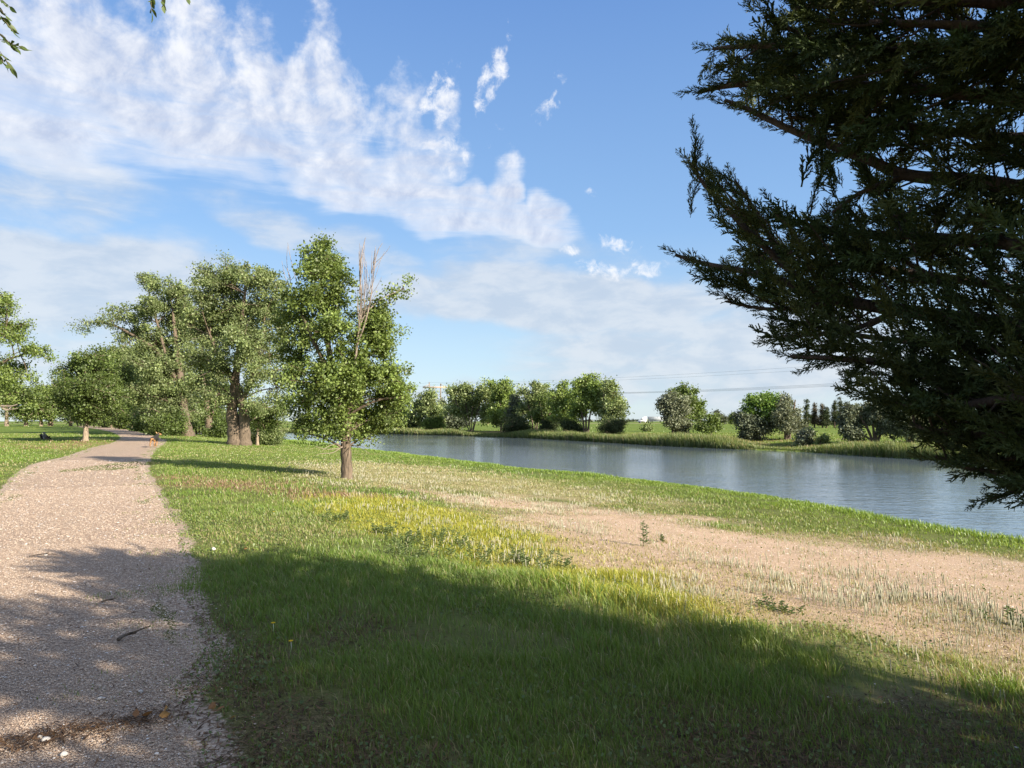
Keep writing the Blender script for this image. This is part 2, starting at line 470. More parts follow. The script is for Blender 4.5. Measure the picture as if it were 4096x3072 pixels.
# ------------------------------------------------------------------ pond
def build_water():
    xs = np.concatenate([np.linspace(-160, -62, 40)[:-1], np.linspace(-62, 62, 150), np.linspace(62, 160, 40)[1:]]); ys = np.concatenate([np.linspace(-60, 8, 20)[:-1], np.geomspace(8, 240, 170)])
    x, y = np.meshgrid(xs, ys)
    V = np.stack([x, y, np.full(x.shape, W)], -1).reshape(-1, 3)
    nx = len(xs); ny = len(ys)
    i = np.arange(ny - 1)[:, None] * nx; j = np.arange(nx - 1)[None]
    q = np.stack([i + j, i + j + 1, i + nx + j + 1, i + nx + j], -1).reshape(-1, 4)
    keep = inpoly(V[:, 0], V[:, 1], POND) | (dpoly(V[:, 0], V[:, 1], POND, True) < 6.0)
    q = q[keep[q].all(1)]
    used = np.unique(q); mp = np.full(len(V), -1); mp[used] = np.arange(len(used))
    V = V[used]; q = mp[q]
    me = mesh('water', V, [q])
    calm = smooth01(1 - (dpoly(V[:, 0], V[:, 1], FAR) - 2) / 17.0)
    at = me.color_attributes.new('Calm', 'FLOAT_COLOR', 'POINT')
    cc = np.stack([calm, calm, calm, calm * 0 + 1], -1).astype(np.float32); at.data.foreach_set('color', cc.ravel())
    m, t = material('pond water')
    co = t.node('ShaderNodeNewGeometry').outputs['Position']
    ca = t.node('ShaderNodeSeparateColor', inp={0: t.node('ShaderNodeAttribute', attribute_name='Calm').outputs['Color']}).outputs[0]
    r1 = t.noise(t.mapping(co, (1.1, 2.6, 1), rot=(0, 0, R(18))), 1.6, 3, .55, .4)
    r2 = t.noise(t.mapping(co, (.7, 1.5, 1), rot=(0, 0, R(-22))), 5.0, 2, .5, .3)
    r3 = t.noise(t.mapping(co, (1, 1.6, 1)), .35, 2)
    h = t.m('ADD', t.m('ADD', t.m('MULTIPLY', r1, .6), t.m('MULTIPLY', r2, .16)), t.m('MULTIPLY', r3, .5))
    gust = t.rng(t.noise(t.mapping(co, (.02, .07, 1)), 1.0, 3), .35, .62, .5, 1.0)
    st = t.m('MULTIPLY', t.m('SUBTRACT', 1.0, t.m('MULTIPLY', ca, .86)), gust)
    bn = t.node('ShaderNodeBump', inp={'Height': h, 'Strength': t.m('MULTIPLY', st, .55), 'Distance': .13})
    b = t.node('ShaderNodeBsdfPrincipled', inp={'Base Color': (.11, .14, .165), 'Roughness': .07, 'IOR': 1.33, 'Normal': bn.outputs[0]})
    t.l.new(b.outputs[0], t.outn.inputs[0])
    prop(link('water', me, m), kind='structure')
build_water()

# ------------------------------------------------------------------ highway beyond the field
ROAD_D = 450.0
def build_road():
    zt = float(ground(0., ROAD_D)) + .25
    mb = MB()
    xs = np.linspace(-500, 900, 60)
    yc = ROAD_D + 6 + 0 * xs
    prof = [(-16, -.5), (-6.2, -.02), (-5.2, 0.0), (5.2, 0.0), (6.2, -.02), (16, -.5)]
    V = np.array([[x, y + o, zt + h] for x, y in zip(xs, yc) for o, h in prof]); k = len(prof)
    i = np.arange(len(xs) - 1)[:, None] * k
    def quads(j0, j1):
        j = np.arange(j0, j1)[None]; return np.stack([i + j, i + k + j, i + k + j + 1, i + j + 1], -1).reshape(-1, 4)
    m, t = material('verge grass')
    co = t.node('ShaderNodeNewGeometry').outputs['Position']
    c = t.ramp(t.noise(co, .4, 4), [(.3, (.17, .17, .06)), (.7, (.30, .27, .12))])
    b = t.node('ShaderNodeBsdfPrincipled', inp={'Base Color': c, 'Roughness': .95}); t.l.new(b.outputs[0], t.outn.inputs[0])
    prop(link('road_verge', mesh('road_verge', V, [quads(0, 1), quads(4, 5)]), m), kind='structure')
    m2 = plain('asphalt', (.09, .088, .085), .9, noise=.15, scale=.5)
    prop(link('road', mesh('road', V, [quads(1, 4)]), m2), kind='structure')
    return zt
ROAD_Z = build_road()
# ------------------------------------------------------------------ light
SUN_EL, SUN_AZ = R(25), R(127)          # azimuth clockwise from +Y, the way the camera looks
sl = bpy.data.lights.new('sun', 'SUN'); sl.energy = 5.0; sl.angle = R(.53); sl.color = (1.0, .90, .74)
so = bpy.data.objects.new('sun', sl); COL.objects.link(so)
sv = Vector((math.sin(SUN_AZ) * math.cos(SUN_EL), math.cos(SUN_AZ) * math.cos(SUN_EL), math.sin(SUN_EL)))
so.rotation_euler = sv.to_track_quat('Z', 'Y').to_euler(); so.location = (60, -40, 60)

def azel(X, Y):
    d = ray(X, Y); d = d / np.linalg.norm(d)
    return math.atan2(d[0], d[1]), math.asin(d[2])
def build_world():
    w = bpy.data.worlds.new('World'); SC.world = w; w.use_nodes = True
    w.node_tree.nodes.clear(); t = NT(w.node_tree)
    out = t.node('ShaderNodeOutputWorld')
    sky = t.node('ShaderNodeTexSky', sky_type='NISHITA')
    sky.sun_disc = False; sky.sun_elevation = SUN_EL; sky.sun_rotation = SUN_AZ
    sky.altitude = 900; sky.air_density = 1.15; sky.dust_density = .6; sky.ozone_density = 2.2
    g = t.node('ShaderNodeTexCoord').outputs['Generated']
    s = t.node('ShaderNodeSeparateXYZ', inp={0: g}); x, y, z = s.outputs
    az = t.m('ARCTAN2', x, y); el = t.m('ARCSINE', z)
    ae = t.node('ShaderNodeCombineXYZ', inp={0: az, 1: el, 2: 0.0}).outputs[0]
    # cloud deck coordinates: where the view direction pierces a flat layer
    zz = t.m('ADD', t.m('MAXIMUM', z, 0.0), .10)
    q = t.node('ShaderNodeCombineXYZ', inp={0: t.m('DIVIDE', x, zz), 1: t.m('DIVIDE', y, zz), 2: 0.0}).outputs[0]
    warp = t.noise(t.mapping(ae, (9, 9, 1)), 1.0, 3, .5, out=1)
    aew = t.v('ADD', ae, t.v('SCALE', t.v('SUBTRACT', warp, (.5, .5, .5)), scale=.07))
    # soft regions of the sky that hold cloud: photo x, y, half length, half width, tilt in degrees, softness, amount
    def region(X, Y, rx, ry, tilt, amount, inner=.35):
        a, e = azel(X, Y)
        l = t.mapping(aew, (rx / 4 / F, ry / 4 / F, 1), (a, e, 0), (0, 0, R(-tilt)), 'TEXTURE')
        d = t.v('LENGTH', l)
        return t.rng(d, 1.0, inner, 0.0, amount)
    def union(rs):
        r = rs[0]
        for k in rs[1:]: r = t.m('MAXIMUM', r, k)
        return r
    main = union([region(*a) for a in MAIN_CLOUD])
    veil = union([region(*a) for a in VEIL_CLOUD])
    wisp = union([region(*a) for a in WISPS])
    # billows: noise in sky angles, sheared so streaks rise to the upper left
    bil = t.mapping(ae, (1.0, 1.0, 1), rot=(0, 0, R(52)))
    bil = t.mapping(bil, (17, 14, 1))
    n1 = t.noise(bil, 1.0, 12, .60, .35)
    n1b = t.noise(t.mapping(bil, loc=(-.10, -.16, 0)), 1.0, 6, .55, .35)
    deck = t.noise(t.mapping(q, (2.1, 3.4, 1), rot=(0, 0, R(24))), 1.0, 8, .58, .2)
    fine = t.noise(t.mapping(ae, (46, 46, 1)), 1.0, 8, .65, .5)
    # thin rippled sheet: streaks run down the band, billows cut into its upper side
    str1 = t.noise(t.mapping(ae, (6, 40, 1), rot=(0, 0, R(20))), 1.0, 9, .62, .6)
    puff = t.noise(t.mapping(ae, (26, 26, 1)), 1.0, 10, .6, .25)
    nn = t.m('ADD', t.m('MULTIPLY', n1, .40), t.m('ADD', t.m('MULTIPLY', puff, .34), t.m('ADD', t.m('MULTIPLY', str1, .16), t.m('MULTIPLY', fine, .12))))
    # the underside of the band is drawn out smooth, its upper side breaks into towers
    (a1, e1), (a2, e2) = azel(0, 430), azel(2250, 985)
    sl_ = (e2 - e1) / (a2 - a1)
    above = t.m('SUBTRACT', el, t.m('ADD', t.m('MULTIPLY', az, sl_), e1 - sl_ * a1))
    amp = t.rng(above, -.02, .16, 1.3, 4.3)
    dm = t.m('ADD', t.m('MULTIPLY', main, 1.0), t.m('MULTIPLY', t.m('SUBTRACT', t.mix(t.rng(above, .0, .14), str1, nn), .535), amp))
    dm = t.rng(dm, .16, 1.18, 0, .95)
    dm = t.m('MULTIPLY', dm, t.rng(main, .02, .25))
    dw = t.m('ADD', wisp, t.m('MULTIPLY', t.m('SUBTRACT', t.m('ADD', t.m('MULTIPLY', n1, .5), t.m('MULTIPLY', fine, .55)), .53), 4.2))
    dw = t.m('MULTIPLY', t.rng(dw, .45, 1.25, 0, .9), t.rng(wisp, .02, .3))
    hz = t.noise(t.mapping(ae, (5, 26, 1), rot=(0, 0, R(7))), 1.0, 7, .55, .3)
    hz2 = t.noise(t.mapping(ae, (14, 34, 1)), 1.0, 6, .6, .3)
    dv = t.m('ADD', veil, t.m('MULTIPLY', t.m('SUBTRACT', t.m('ADD', t.m('MULTIPLY', hz, .65), t.m('MULTIPLY', hz2, .35)), .5), 1.9))
    dv = t.m('MULTIPLY', t.rng(dv, .1, 1.0, 0, .80), t.rng(veil, .02, .3))
    # sunlit tops against thicker, greyer bodies
    lit = t.m('ADD', t.m('MULTIPLY', t.m('SUBTRACT', n1, n1b), 3.0), t.m('ADD', t.m('MULTIPLY', t.m('SUBTRACT', puff, .5), 1.5), .42), clamp=True)
    thick = t.rng(t.m('ADD', main, t.m('MULTIPLY', t.m('SUBTRACT', str1, .5), 1.6)), .40, 1.15)
    ccol = t.mix(t.m('MULTIPLY', thick, t.m('SUBTRACT', 1.0, t.m('MULTIPLY', lit, .85))), CLOUD_BRIGHT, CLOUD_GREY)
    vcol = t.mix(t.rng(hz2, .35, .65), VEIL_A, VEIL_B)
    grad = t.ramp(t.m('DIVIDE', el, 1.0, clamp=True), [(0.0, (.60, .76, .88)), (.10, (.50, .70, .90)), (.26, (.29, .52, .88)), (.55, (.16, .34, .75)), (1.0, (.10, .22, .55))])
    blue = t.v('SCALE', grad, scale=5.2)
    skyc = t.mix(.78, sky.outputs[0], blue)
    c = t.mix(dv, skyc, vcol)
    c = t.mix(dw, c, CLOUD_BRIGHT)
    c = t.mix(dm, c, ccol)
    # unseen cloud added overhead and behind the camera to warm and lift the shade
    over = t.m('MAXIMUM', t.rng(el, .66, 1.0, 0, .6), t.rng(y, .2, -.35, 0, .5))
    do = t.rng(t.m('ADD', over, t.m('MULTIPLY', t.m('SUBTRACT', deck, .5), 1.6)), .1, .9, 0, .85)
    c = t.mix(t.m('MULTIPLY', do, t.rng(over, .02, .3)), c, t.mix(lit, VEIL_B, CLOUD_BRIGHT))
    bg = t.node('ShaderNodeBackground', inp={0: c, 1: SKY_STRENGTH})
    t.l.new(bg.outputs[0], out.inputs[0])
SKY_STRENGTH = .085
CLOUD_BRIGHT = (5.3, 5.35, 5.5); CLOUD_GREY = (2.9, 3.3, 4.25); VEIL_A = (3.0, 3.45, 4.1); VEIL_B = (3.9, 4.15, 4.5)
MAIN_CLOUD = [(-100, 150, 900, 420, 20, 1.0), (600, 330, 800, 300, 22, 1.05), (1150, 520, 700, 260, 24, 1.0), (1750, 800, 650, 190, 16, 1.0), (2100, 880, 330, 130, 10, .8),
              (1300, 260, 150, 300, -8, .85), (1000, 200, 200, 200, 0, .8), (1600, 440, 190, 240, 25, .72), (1720, 620, 240, 180, 20, .78), (1250, 420, 420, 260, 20, .95), (500, 480, 560, 170, 14, .75), (1350, 720, 520, 150, 16, .85), (1790, 440, 90, 170, 15, .75), (2020, 740, 130, 170, 0, 1.0), (1880, 760, 100, 130, 0, .95), (2180, 830, 130, 120, 10, .95), (2050, 900, 380, 110, 8, 1.0), (700, 100, 400, 200, 10, .8)]
VEIL_CLOUD = [(250, 1120, 850, 270, -4, 1.1), (100, 800, 460, 170, 0, .6), (2300, 1210, 950, 220, 6, 1.15), (1750, 1190, 500, 150, 0, 1.0), (1300, 960, 700, 120, 14, .6), (250, 650, 500, 140, 14, .7), (2900, 1430, 1200, 280, 0, .95), (400, 1400, 900, 240, 0, .75),
              (2500, 1570, 1500, 90, 0, .7), (2250, 1050, 700, 150, 8, .55)]
WISPS = [(1960, 350, 70, 190, 16, .8), (2040, 140, 35, 60, 10, .6), (1760, 380, 110, 200, 20, .85), (2230, 310, 60, 60, 0, .5), (2180, 460, 70, 130, 28, .6), (1610, 220, 50, 60, 0, .4), (2370, 750, 60, 30, 0, .55),
         (2280, 990, 90, 50, 0, .8), (2500, 960, 160, 60, 20, .7), (2400, 1080, 200, 70, 10, .65), (2590, 1050, 140, 60, 0, .6), (1780, 600, 160, 110, 20, .7), (2000, 560, 90, 90, 0, .4)]
build_world()
vs = SC.view_settings; SC.display_settings.display_device = 'sRGB'
vs.view_transform = 'Standard'; vs.look = 'None'; vs.gamma = 1.0; vs.exposure = 1.2
# ------------------------------------------------------------------ broadleaf trees
M_LEAF = leaf_material('broad leaves', .35, .03, .55)
M_OLIVE = leaf_material('silvery leaves', .25, .02, .6)
M_NEEDLE = leaf_material('cedar scales', .2, .015, .6)
M_BARK = bark_material('furrowed grey brown bark', (.04, .029, .02), (.20, .15, .105), 20, 2.6)
M_BARK_DARK = bark_material('dark bark', (.04, .03, .022), (.16, .12, .09), 12, 2)
M_BARK_PALE = bark_material('pale bark', (.12, .09, .065), (.36, .28, .2), 14, 2)
M_DEADWOOD = bark_material('bare dead wood', (.15, .115, .09), (.38, .305, .25), 20, 3)

GREEN = ((.085, .135, .025), (.22, .285, .07))
GREEN_DARK = ((.055, .09, .018), (.14, .19, .045))
GREEN_GREY = ((.10, .145, .045), (.25, .295, .12))
OLIVE = ((.085, .102, .06), (.19, .205, .135))
OLIVE_DARK = ((.06, .075, .048), (.14, .16, .105))
JUNIPER = ((.025, .042, .018), (.075, .095, .038))
JUNIPER_BROWN = ((.055, .05, .028), (.13, .105, .06))

def leaves(mb, c, size, colA, colB, clump_tone, aspect=.78, nrm_up=.35):
    """One folded diamond leaf per centre c."""
    n = len(c)
    nr = unit(n); nr[:, 2] = nr[:, 2] + nrm_up; nr /= np.linalg.norm(nr, axis=1)[:, None]
    a = np.cross(nr, unit(n)); a /= np.linalg.norm(a, axis=1)[:, None] + 1e-9
    b = np.cross(nr, a)
    s = (size * rng.uniform(.65, 1.25, n))[:, None]
    V = np.stack([c - a * s, c + b * s * aspect - a * s * .15, c + a * s, c - b * s * aspect - a * s * .15], 1)
    V[:, 2] += nr * s * .12; V[:, 0] += nr * s * .12
    q = np.arange(n * 4).reshape(-1, 4)
    k = rng.random(n)[:, None]
    col = (np.asarray(colA) * (1 - k) + np.asarray(colB) * k) * (clump_tone[:, None] * rng.uniform(.85, 1.15, n)[:, None])
    mb.add(V.reshape(-1, 3), [q], np.repeat(col, 4, 0))

LEAF_K, PER_K, CR_K = .64, 1.5, .88
def grow(mbT, mbL, lobes, trunk, rads, leaf, clumps, per, clump_r, cols, twig=.012, seed_sides=5, shell=.45, limb_r=None, fill_up=0.0, aspect=.78):
    """lobes: (centre, radii) list; trunk: list of polylines (world) with radii. Limbs run to every lobe, twigs to every clump."""
    leaf *= LEAF_K; per = per * PER_K; clump_r *= CR_K
    tr = []
    for pl, rd in zip(trunk, rads):
        pl = smoothline(np.asarray(pl, float), 2)
        s = np.linspace(0, 1, len(pl)); rd = np.interp(s, np.linspace(0, 1, len(rd)), rd)
        rd = rd * (1 + .08 * np.sin(np.arange(len(pl)) * 1.7))
        mbT.tube(pl, rd, 10); tr.append((pl, rd))
    TP = np.concatenate([p for p, _ in tr]); TR = np.concatenate([r for _, r in tr])
    vol = np.array([np.prod(r) ** .8 for _, r in lobes]); vol = vol / vol.sum()
    for (c, r), w in zip(lobes, vol):
        c = np.asarray(c); r = np.asarray(r)
        # limb from the trunk
        dd = np.linalg.norm(TP - c, axis=1) + np.maximum(0, TP[:, 2] - c[2] + .35 * np.linalg.norm((TP - c)[:, :2], axis=1)) * 1.5
        k = int(np.argmin(dd)); p0 = TP[k]
        L = np.linalg.norm(c - p0)
        mid = (p0 + c) / 2 + unit(1)[0] * L * .10 + np.array([0, 0, .08 * L])
        limb = smoothline([p0, mid, c], 2)
        r0 = min(TR[k] * .62, .02 + L * .022) if limb_r is None else limb_r
        mbT.tube(limb, np.linspace(r0, max(r0 * .35, twig), len(limb)), 6)
        m = max(2, int(round(clumps * w)))
        u = unit(m) * (rng.random(m) ** shell)[:, None]
        u[:, 2] += fill_up * (1 - np.abs(u[:, 2]))
        cp = c + u * r * rng.uniform(.62, 1.38, m)[:, None]
        tone = rng.uniform(.7, 1.35, m)
        cen = []; tn = []; sz = []
        for q, to in zip(cp, tone):
            dl = np.linalg.norm(limb - q, axis=1); j = int(np.argmin(dl + np.arange(len(limb))[::-1] * .02))
            a = limb[j]; l = np.linalg.norm(q - a)
            tw = np.array([a, a * .5 + q * .5 + unit(1)[0] * l * .12, q + (q - a) * .12])
            mbT.tube(tw, [twig * 1.5, twig, twig * .45], 4, cap=False)
            kk = int(per * rng.uniform(.55, 1.4))
            if rng.random() < .13: kk = max(4, kk // 4)
            sz.append(np.full(kk, leaf * rng.uniform(.72, 1.25)))
            off = rng.normal(size=(kk, 3)) * clump_r * np.array([1, 1, .8]) * rng.uniform(.7, 1.25)
            # leaves also follow the twig
            s = rng.random(kk)[:, None] ** .6
            base = np.where(rng.random(kk)[:, None] < .7, q, a + (q - a) * (.4 + .75 * s))
            cen.append(base + off * .8); tn.append(np.full(kk, to))
        leaves(mbL, np.concatenate(cen), np.concatenate(sz), cols[0], cols[1], np.concatenate(tn), aspect)

def lobes_at(D, lst, flat=1.0):
    out = []
    for (X, Y, rx, ry) in lst:
        s = D / F / 4
        dy = rng.uniform(-.5, .5) * rx * s * 2.0 * flat
        c = P(X, Y, D + dy)
        out.append((c, (rx * s, min(rx, ry * 1.2) * s * 1.05 * flat, ry * s)))
    return out
def tree(name, label, cat, D, base, trunks, lobes, leaf, clumps, per, clump_r, cols, bark=None, leafm=None, group=None, back=0, extra=None, **kw):
    """trunks: list of (polyline of photo positions, radii in metres); base: photo x of the foot."""
    X, Y = base
    bp = P(X, Y, D); bp[2] = float(ground(bp[0], bp[1]))
    root = empty(name, bp, label, cat, group)
    mt, ml = MB(), MB()
    tl, rl = [], []
    for pts, rd in trunks:
        pl = [P(x, y, D + (dz[0] if dz else 0)) for x, y, *dz in pts]
        if pts[0][1] >= Y - 25:
            pl[0][2] = float(ground(pl[0][0], pl[0][1])) - .15
            # root flare
            pl.insert(1, pl[0] * .7 + pl[1] * .3)
            rd = [rd[0] * 1.3, rd[0] * 1.05] + list(rd[1:])
        tl.append(pl); rl.append(rd)
    lb = lobes_at(D, lobes)
    for k in range(back):                     # the far side of the crown
        c, r = lb[k % len(lb)]
        lb.append((c + np.array([rng.uniform(-.3, .3) * r[0], r[1] * 1.2, rng.uniform(-.2, .2) * r[2]]), r))
    grow(mt, ml, lb, tl, rl, leaf, clumps, per, clump_r, cols, **kw)
    if extra: extra(root, D, mt)
    mt.build('trunk', bark or M_BARK, root, bp, smooth=True, col=False)
    ml.build('crown', leafm or M_LEAF, root, bp)
    return root

def base_depth(X, Y): return on_ground(X, Y)[1]

# -- the cottonwood standing alone on the bank
D1 = base_depth(1388, 1918)
def dead_top(root, D, mt):
    mb = MB()
    def br(pts, r0, r1):
        pl = smoothline([P(x, y, D + d) for x, y, d in pts], 2)
        mb.tube(pl, np.linspace(r0 * .62, r1 * .75, len(pl)), 6)
    br([(1415, 1500, -.4), (1428, 1380, -.7), (1440, 1290, -.8), (1447, 1180, -.9), (1436, 1080, -.9), (1450, 1000, -.8), (1462, 950, -.7)], .075, .008)
    br([(1428, 1380, -.7), (1462, 1290, -.9), (1482, 1200, -1.0), (1492, 1120, -1.0), (1505, 1010, -.9), (1530, 972, -.9)], .05, .006)
    br([(1440, 1290, -.8), (1478, 1235, -.6), (1530, 1190, -.5), (1570, 1175, -.5), (1610, 1155, -.5)], .04, .008)
    for k in range(46):
        y0 = rng.uniform(1040, 1330); s = rng.choice([0, 1])
        x0 = 1440 + s * (1330 - y0) * .2 + rng.uniform(-5, 5)
        dx = rng.uniform(-30, 60) * (.4 + s * .7); ln = rng.uniform(70, 190)
        ye = max(y0 - ln, 955 + rng.uniform(0, 60))
        d = rng.uniform(-.3, .3)
        br([(x0, y0, -.9), (x0 + dx * .6, y0 - (y0 - ye) * .5, -.9 + d * .6), (x0 + dx * .95, ye, -.9 + d)], .016, .004)
    for pts in ([(1205, 1240, .3), (1170, 1160, .2), (1145, 1060, .2), (1150, 985, .2)], [(1175, 1170, .2), (1140, 1110, .2), (1127, 1042, .2)], [(1215, 1200, .3), (1180, 1110, .1), (1155, 1000, .1), (1151, 970, .1)],
                [(1165, 1120, .2), (1150, 1080, .3), (1137, 1060, .3)]):
        br(pts, .022, .005)
    for pts in ([(1370, 1790, -.3), (1310, 1800, -.8), (1260, 1785, -1.1)], [(1370, 1785, -.3), (1330, 1815, -.9), (1285, 1812, -1.3), (1262, 1822, -1.4)], [(1365, 1780, .2), (1300, 1775, .6), (1255, 1790, .8)],
                [(1410, 1780, -.2), (1450, 1795, -.6), (1478, 1815, -.8)], [(1405, 1785, -.2), (1445, 1780, -.9), (1472, 1800, -1.2)], [(1370, 1770, -.5), (1320, 1780, -1.2), (1290, 1802, -1.5)]):
        br(pts, .02, .005)
    mb.build('dead_branch', M_DEADWOOD, root, root.location, smooth=True, col=False)
C1 = [(1272, 980, 42, 32), (1240, 1025, 38, 38), (1325, 1035, 42, 42), (1285, 1045, 62, 45), (1300, 1100, 88, 85), (1262, 1180, 90, 80), (1165, 1225, 55, 65), (1345, 1200, 55, 95), (1220, 1300, 95, 95), (1330, 1330, 90, 110),
      (1195, 1430, 75, 85), (1455, 1280, 55, 75), (1525, 1235, 55, 70), (1505, 1330, 85, 85), (1545, 1400, 50, 65), (1612, 1150, 42, 28), (1580, 1175, 30, 25), (1425, 1460, 100, 100), (1290, 1530, 110, 105), (1400, 1590, 130, 95),
      (1530, 1500, 70, 70), (1545, 1590, 65, 65), (1205, 1590, 60, 70), (1310, 1680, 100, 62), (1460, 1690, 100, 58), (1560, 1660, 70, 55), (1212, 1680, 55, 50), (1230, 1735, 50, 25), (1470, 1752, 35, 28), (1600, 1590, 40, 45), (1370, 1730, 60, 40), (1385, 1640, 85, 60), (1390, 1560, 80, 70), (1335, 1728, 90, 32), (1435, 1728, 75, 34), (1400, 1500, 60, 60), (1180, 1520, 60, 60), (1560, 1500, 55, 60)]
tree('cottonwood_tree', 'lone cottonwood on the grassy bank with bare dead branches rising from its leafy top', 'tree', D1, (1388, 1918),
     [([(1388, 1918), (1387, 1860), (1382, 1790), (1385, 1700), (1392, 1600), (1405, 1500), (1418, 1430)], [.185, .17, .16, .145, .125, .10, .075]),
      ([(1385, 1700, 0), (1350, 1560, .3), (1320, 1430, .4), (1300, 1300, .3), (1285, 1150, .2), (1285, 1010, .1)], [.17, .14, .1, .075, .05, .02]),
      ([(1350, 1560, .3), (1290, 1440, -.3), (1240, 1330, -.4), (1195, 1230, .2)], [.09, .07, .05, .025]),
      ([(1400, 1540, 0), (1450, 1430, .5), (1500, 1330, .6), (1530, 1240, .5)], [.09, .07, .05, .025])],
     [(x, y, a * 1.1, b * 1.06) for x, y, a, b in C1], .064, 690, 80, .20, GREEN, back=4, extra=dead_top, twig=.010, shell=.4)

# -- the big twin-stemmed cottonwood
D2 = base_depth(960, 1782)
C2 = [(830, 1105, 62, 45), (905, 1075, 55, 45), (870, 1130, 90, 60), (960, 1110, 60, 55), (1040, 1105, 75, 60), (1105, 1170, 50, 70), (800, 1190, 70, 80), (900, 1220, 110, 95), (1030, 1220, 100, 95),
      (1115, 1310, 45, 90), (830, 1330, 95, 95), (960, 1360, 110, 95), (1075, 1420, 80, 85), (760, 1300, 45, 60), (870, 1460, 100, 75), (1010, 1510, 95, 75), (1105, 1550, 60, 90), (800, 1440, 70, 75), (1040, 1630, 80, 55),
      (880, 1575, 75, 60), (790, 1540, 60, 60), (1130, 1640, 50, 60), (1160, 1480, 40, 80), (930, 1600, 60, 40)]
tree('cottonwood_tree', 'tall cottonwood with two thick trunks leaning together at the edge of the bank', 'tree', D2, (960, 1782),
     [([(978, 1784), (978, 1720), (976, 1650), (962, 1585), (950, 1540), (915, 1490), (872, 1430), (840, 1340)], [.50, .42, .36, .30, .27, .22, .15, .07]),
      ([(945, 1774), (938, 1710), (925, 1650), (935, 1580), (945, 1490), (960, 1380), (970, 1250), (985, 1130)], [.62, .52, .42, .34, .27, .2, .13, .05]),
      ([(968, 1600), (1000, 1540), (1020, 1470), (1045, 1380), (1060, 1250)], [.22, .17, .13, .1, .05])],
     C2 + [(1020, 1420, 60, 60), (930, 1300, 70, 60), (980, 1250, 60, 60)], .120, 640, 82, .40, GREEN_GREY, back=12, twig=.022, shell=.42)

# -- cottonwoods further along the path
D3 = base_depth(748, 1744)
C3 = [(575, 1120, 38, 28), (610, 1150, 45, 30), (680, 1150, 45, 40), (720, 1190, 40, 45), (610, 1225, 60, 45), (690, 1260, 80, 75), (555, 1260, 50, 40), (480, 1250, 55, 30), (450, 1285, 40, 25), (395, 1285, 50, 22), (335, 1290, 32, 22), (330, 1320, 22, 18),
      (540, 1330, 70, 55), (640, 1370, 100, 80), (755, 1320, 70, 100), (720, 1460, 95, 90), (610, 1480, 95, 80), (690, 1590, 100, 65), (560, 1570, 70, 60), (480, 1400, 50, 40), (780, 1560, 60, 60), (640, 1650, 70, 35), (740, 1610, 60, 50), (700, 1655, 60, 30), (775, 1640, 50, 35)]
tree('cottonwood_tree', 'spreading cottonwood whose long leafy arm reaches left over the gravel path', 'tree', D3, (748, 1744),
     [([(750, 1745), (742, 1700), (735, 1640), (728, 1560), (715, 1460), (700, 1340), (690, 1230)], [.78, .62, .5, .42, .32, .2, .08]),
      ([(728, 1560), (670, 1450), (600, 1380), (530, 1340), (460, 1300), (380, 1285)], [.3, .26, .2, .15, .1, .04]), ([(670, 1450), (640, 1330), (610, 1230), (590, 1140)], [.2, .15, .1, .04])],
     C3, .165, 560, 78, .52, GREEN_GREY, back=6, twig=.03, shell=.42)
D4 = base_depth(835, 1744)
tree('cottonwood_tree', 'dark stout cottonwood between the arching tree and the twin-trunked one', 'tree', D4, (838, 1744),
     [([(838, 1745), (836, 1690), (828, 1620), (815, 1540), (800, 1440)], [.65, .5, .42, .3, .12]), ([(836, 1690), (860, 1620), (875, 1540)], [.3, .2, .1])],
     [(830, 1600, 80, 60), (790, 1530, 70, 70), (870, 1540, 70, 70), (850, 1650, 60, 35), (810, 1430, 80, 80), (880, 1440, 70, 70), (820, 1330, 70, 70)], .17, 190, 75, .55, GREEN_DARK, back=3, twig=.03)
row = [('leafy tree right behind the dog, its thin dark stem beside the path', 628, 1733, 585, [(560, 1440, 80, 60), (610, 1530, 90, 75), (640, 1620, 75, 45), (530, 1520, 60, 60), (660, 1660, 55, 30)], GREEN_GREY),
       ('tree with low foliage on the right of the path, next beyond the dog', 555, 1724, 555, [(490, 1430, 70, 50), (500, 1520, 85, 75), (530, 1610, 75, 50), (450, 1480, 55, 50), (560, 1640, 45, 30)], GREEN),
       ('rounded tree in the path-side row, behind the small tree by the bend', 496, 1717, 495, [(430, 1440, 55, 45), (425, 1530, 80, 75), (450, 1620, 70, 45), (480, 1580, 50, 50)], GREEN_DARK),
       ('tree with the highest crown at the far end of the path-side row', 445, 1712, 445, [(380, 1450, 50, 45), (370, 1530, 75, 70), (395, 1620, 60, 50)], GREEN_GREY)]
for lb, X, Y, xt, C, cl in row:
    D = base_depth(X, Y)
    tree('leafy_tree', lb, 'tree', D, (X, Y), [([(X, Y), (X + 2, Y - 40), (X - 10, Y - 90), (xt - 40, Y - 190)], [.3, .24, .2, .08])], C, .25, 170, 62, .8, cl, back=2, twig=.04, group='trees along the right side of the path')
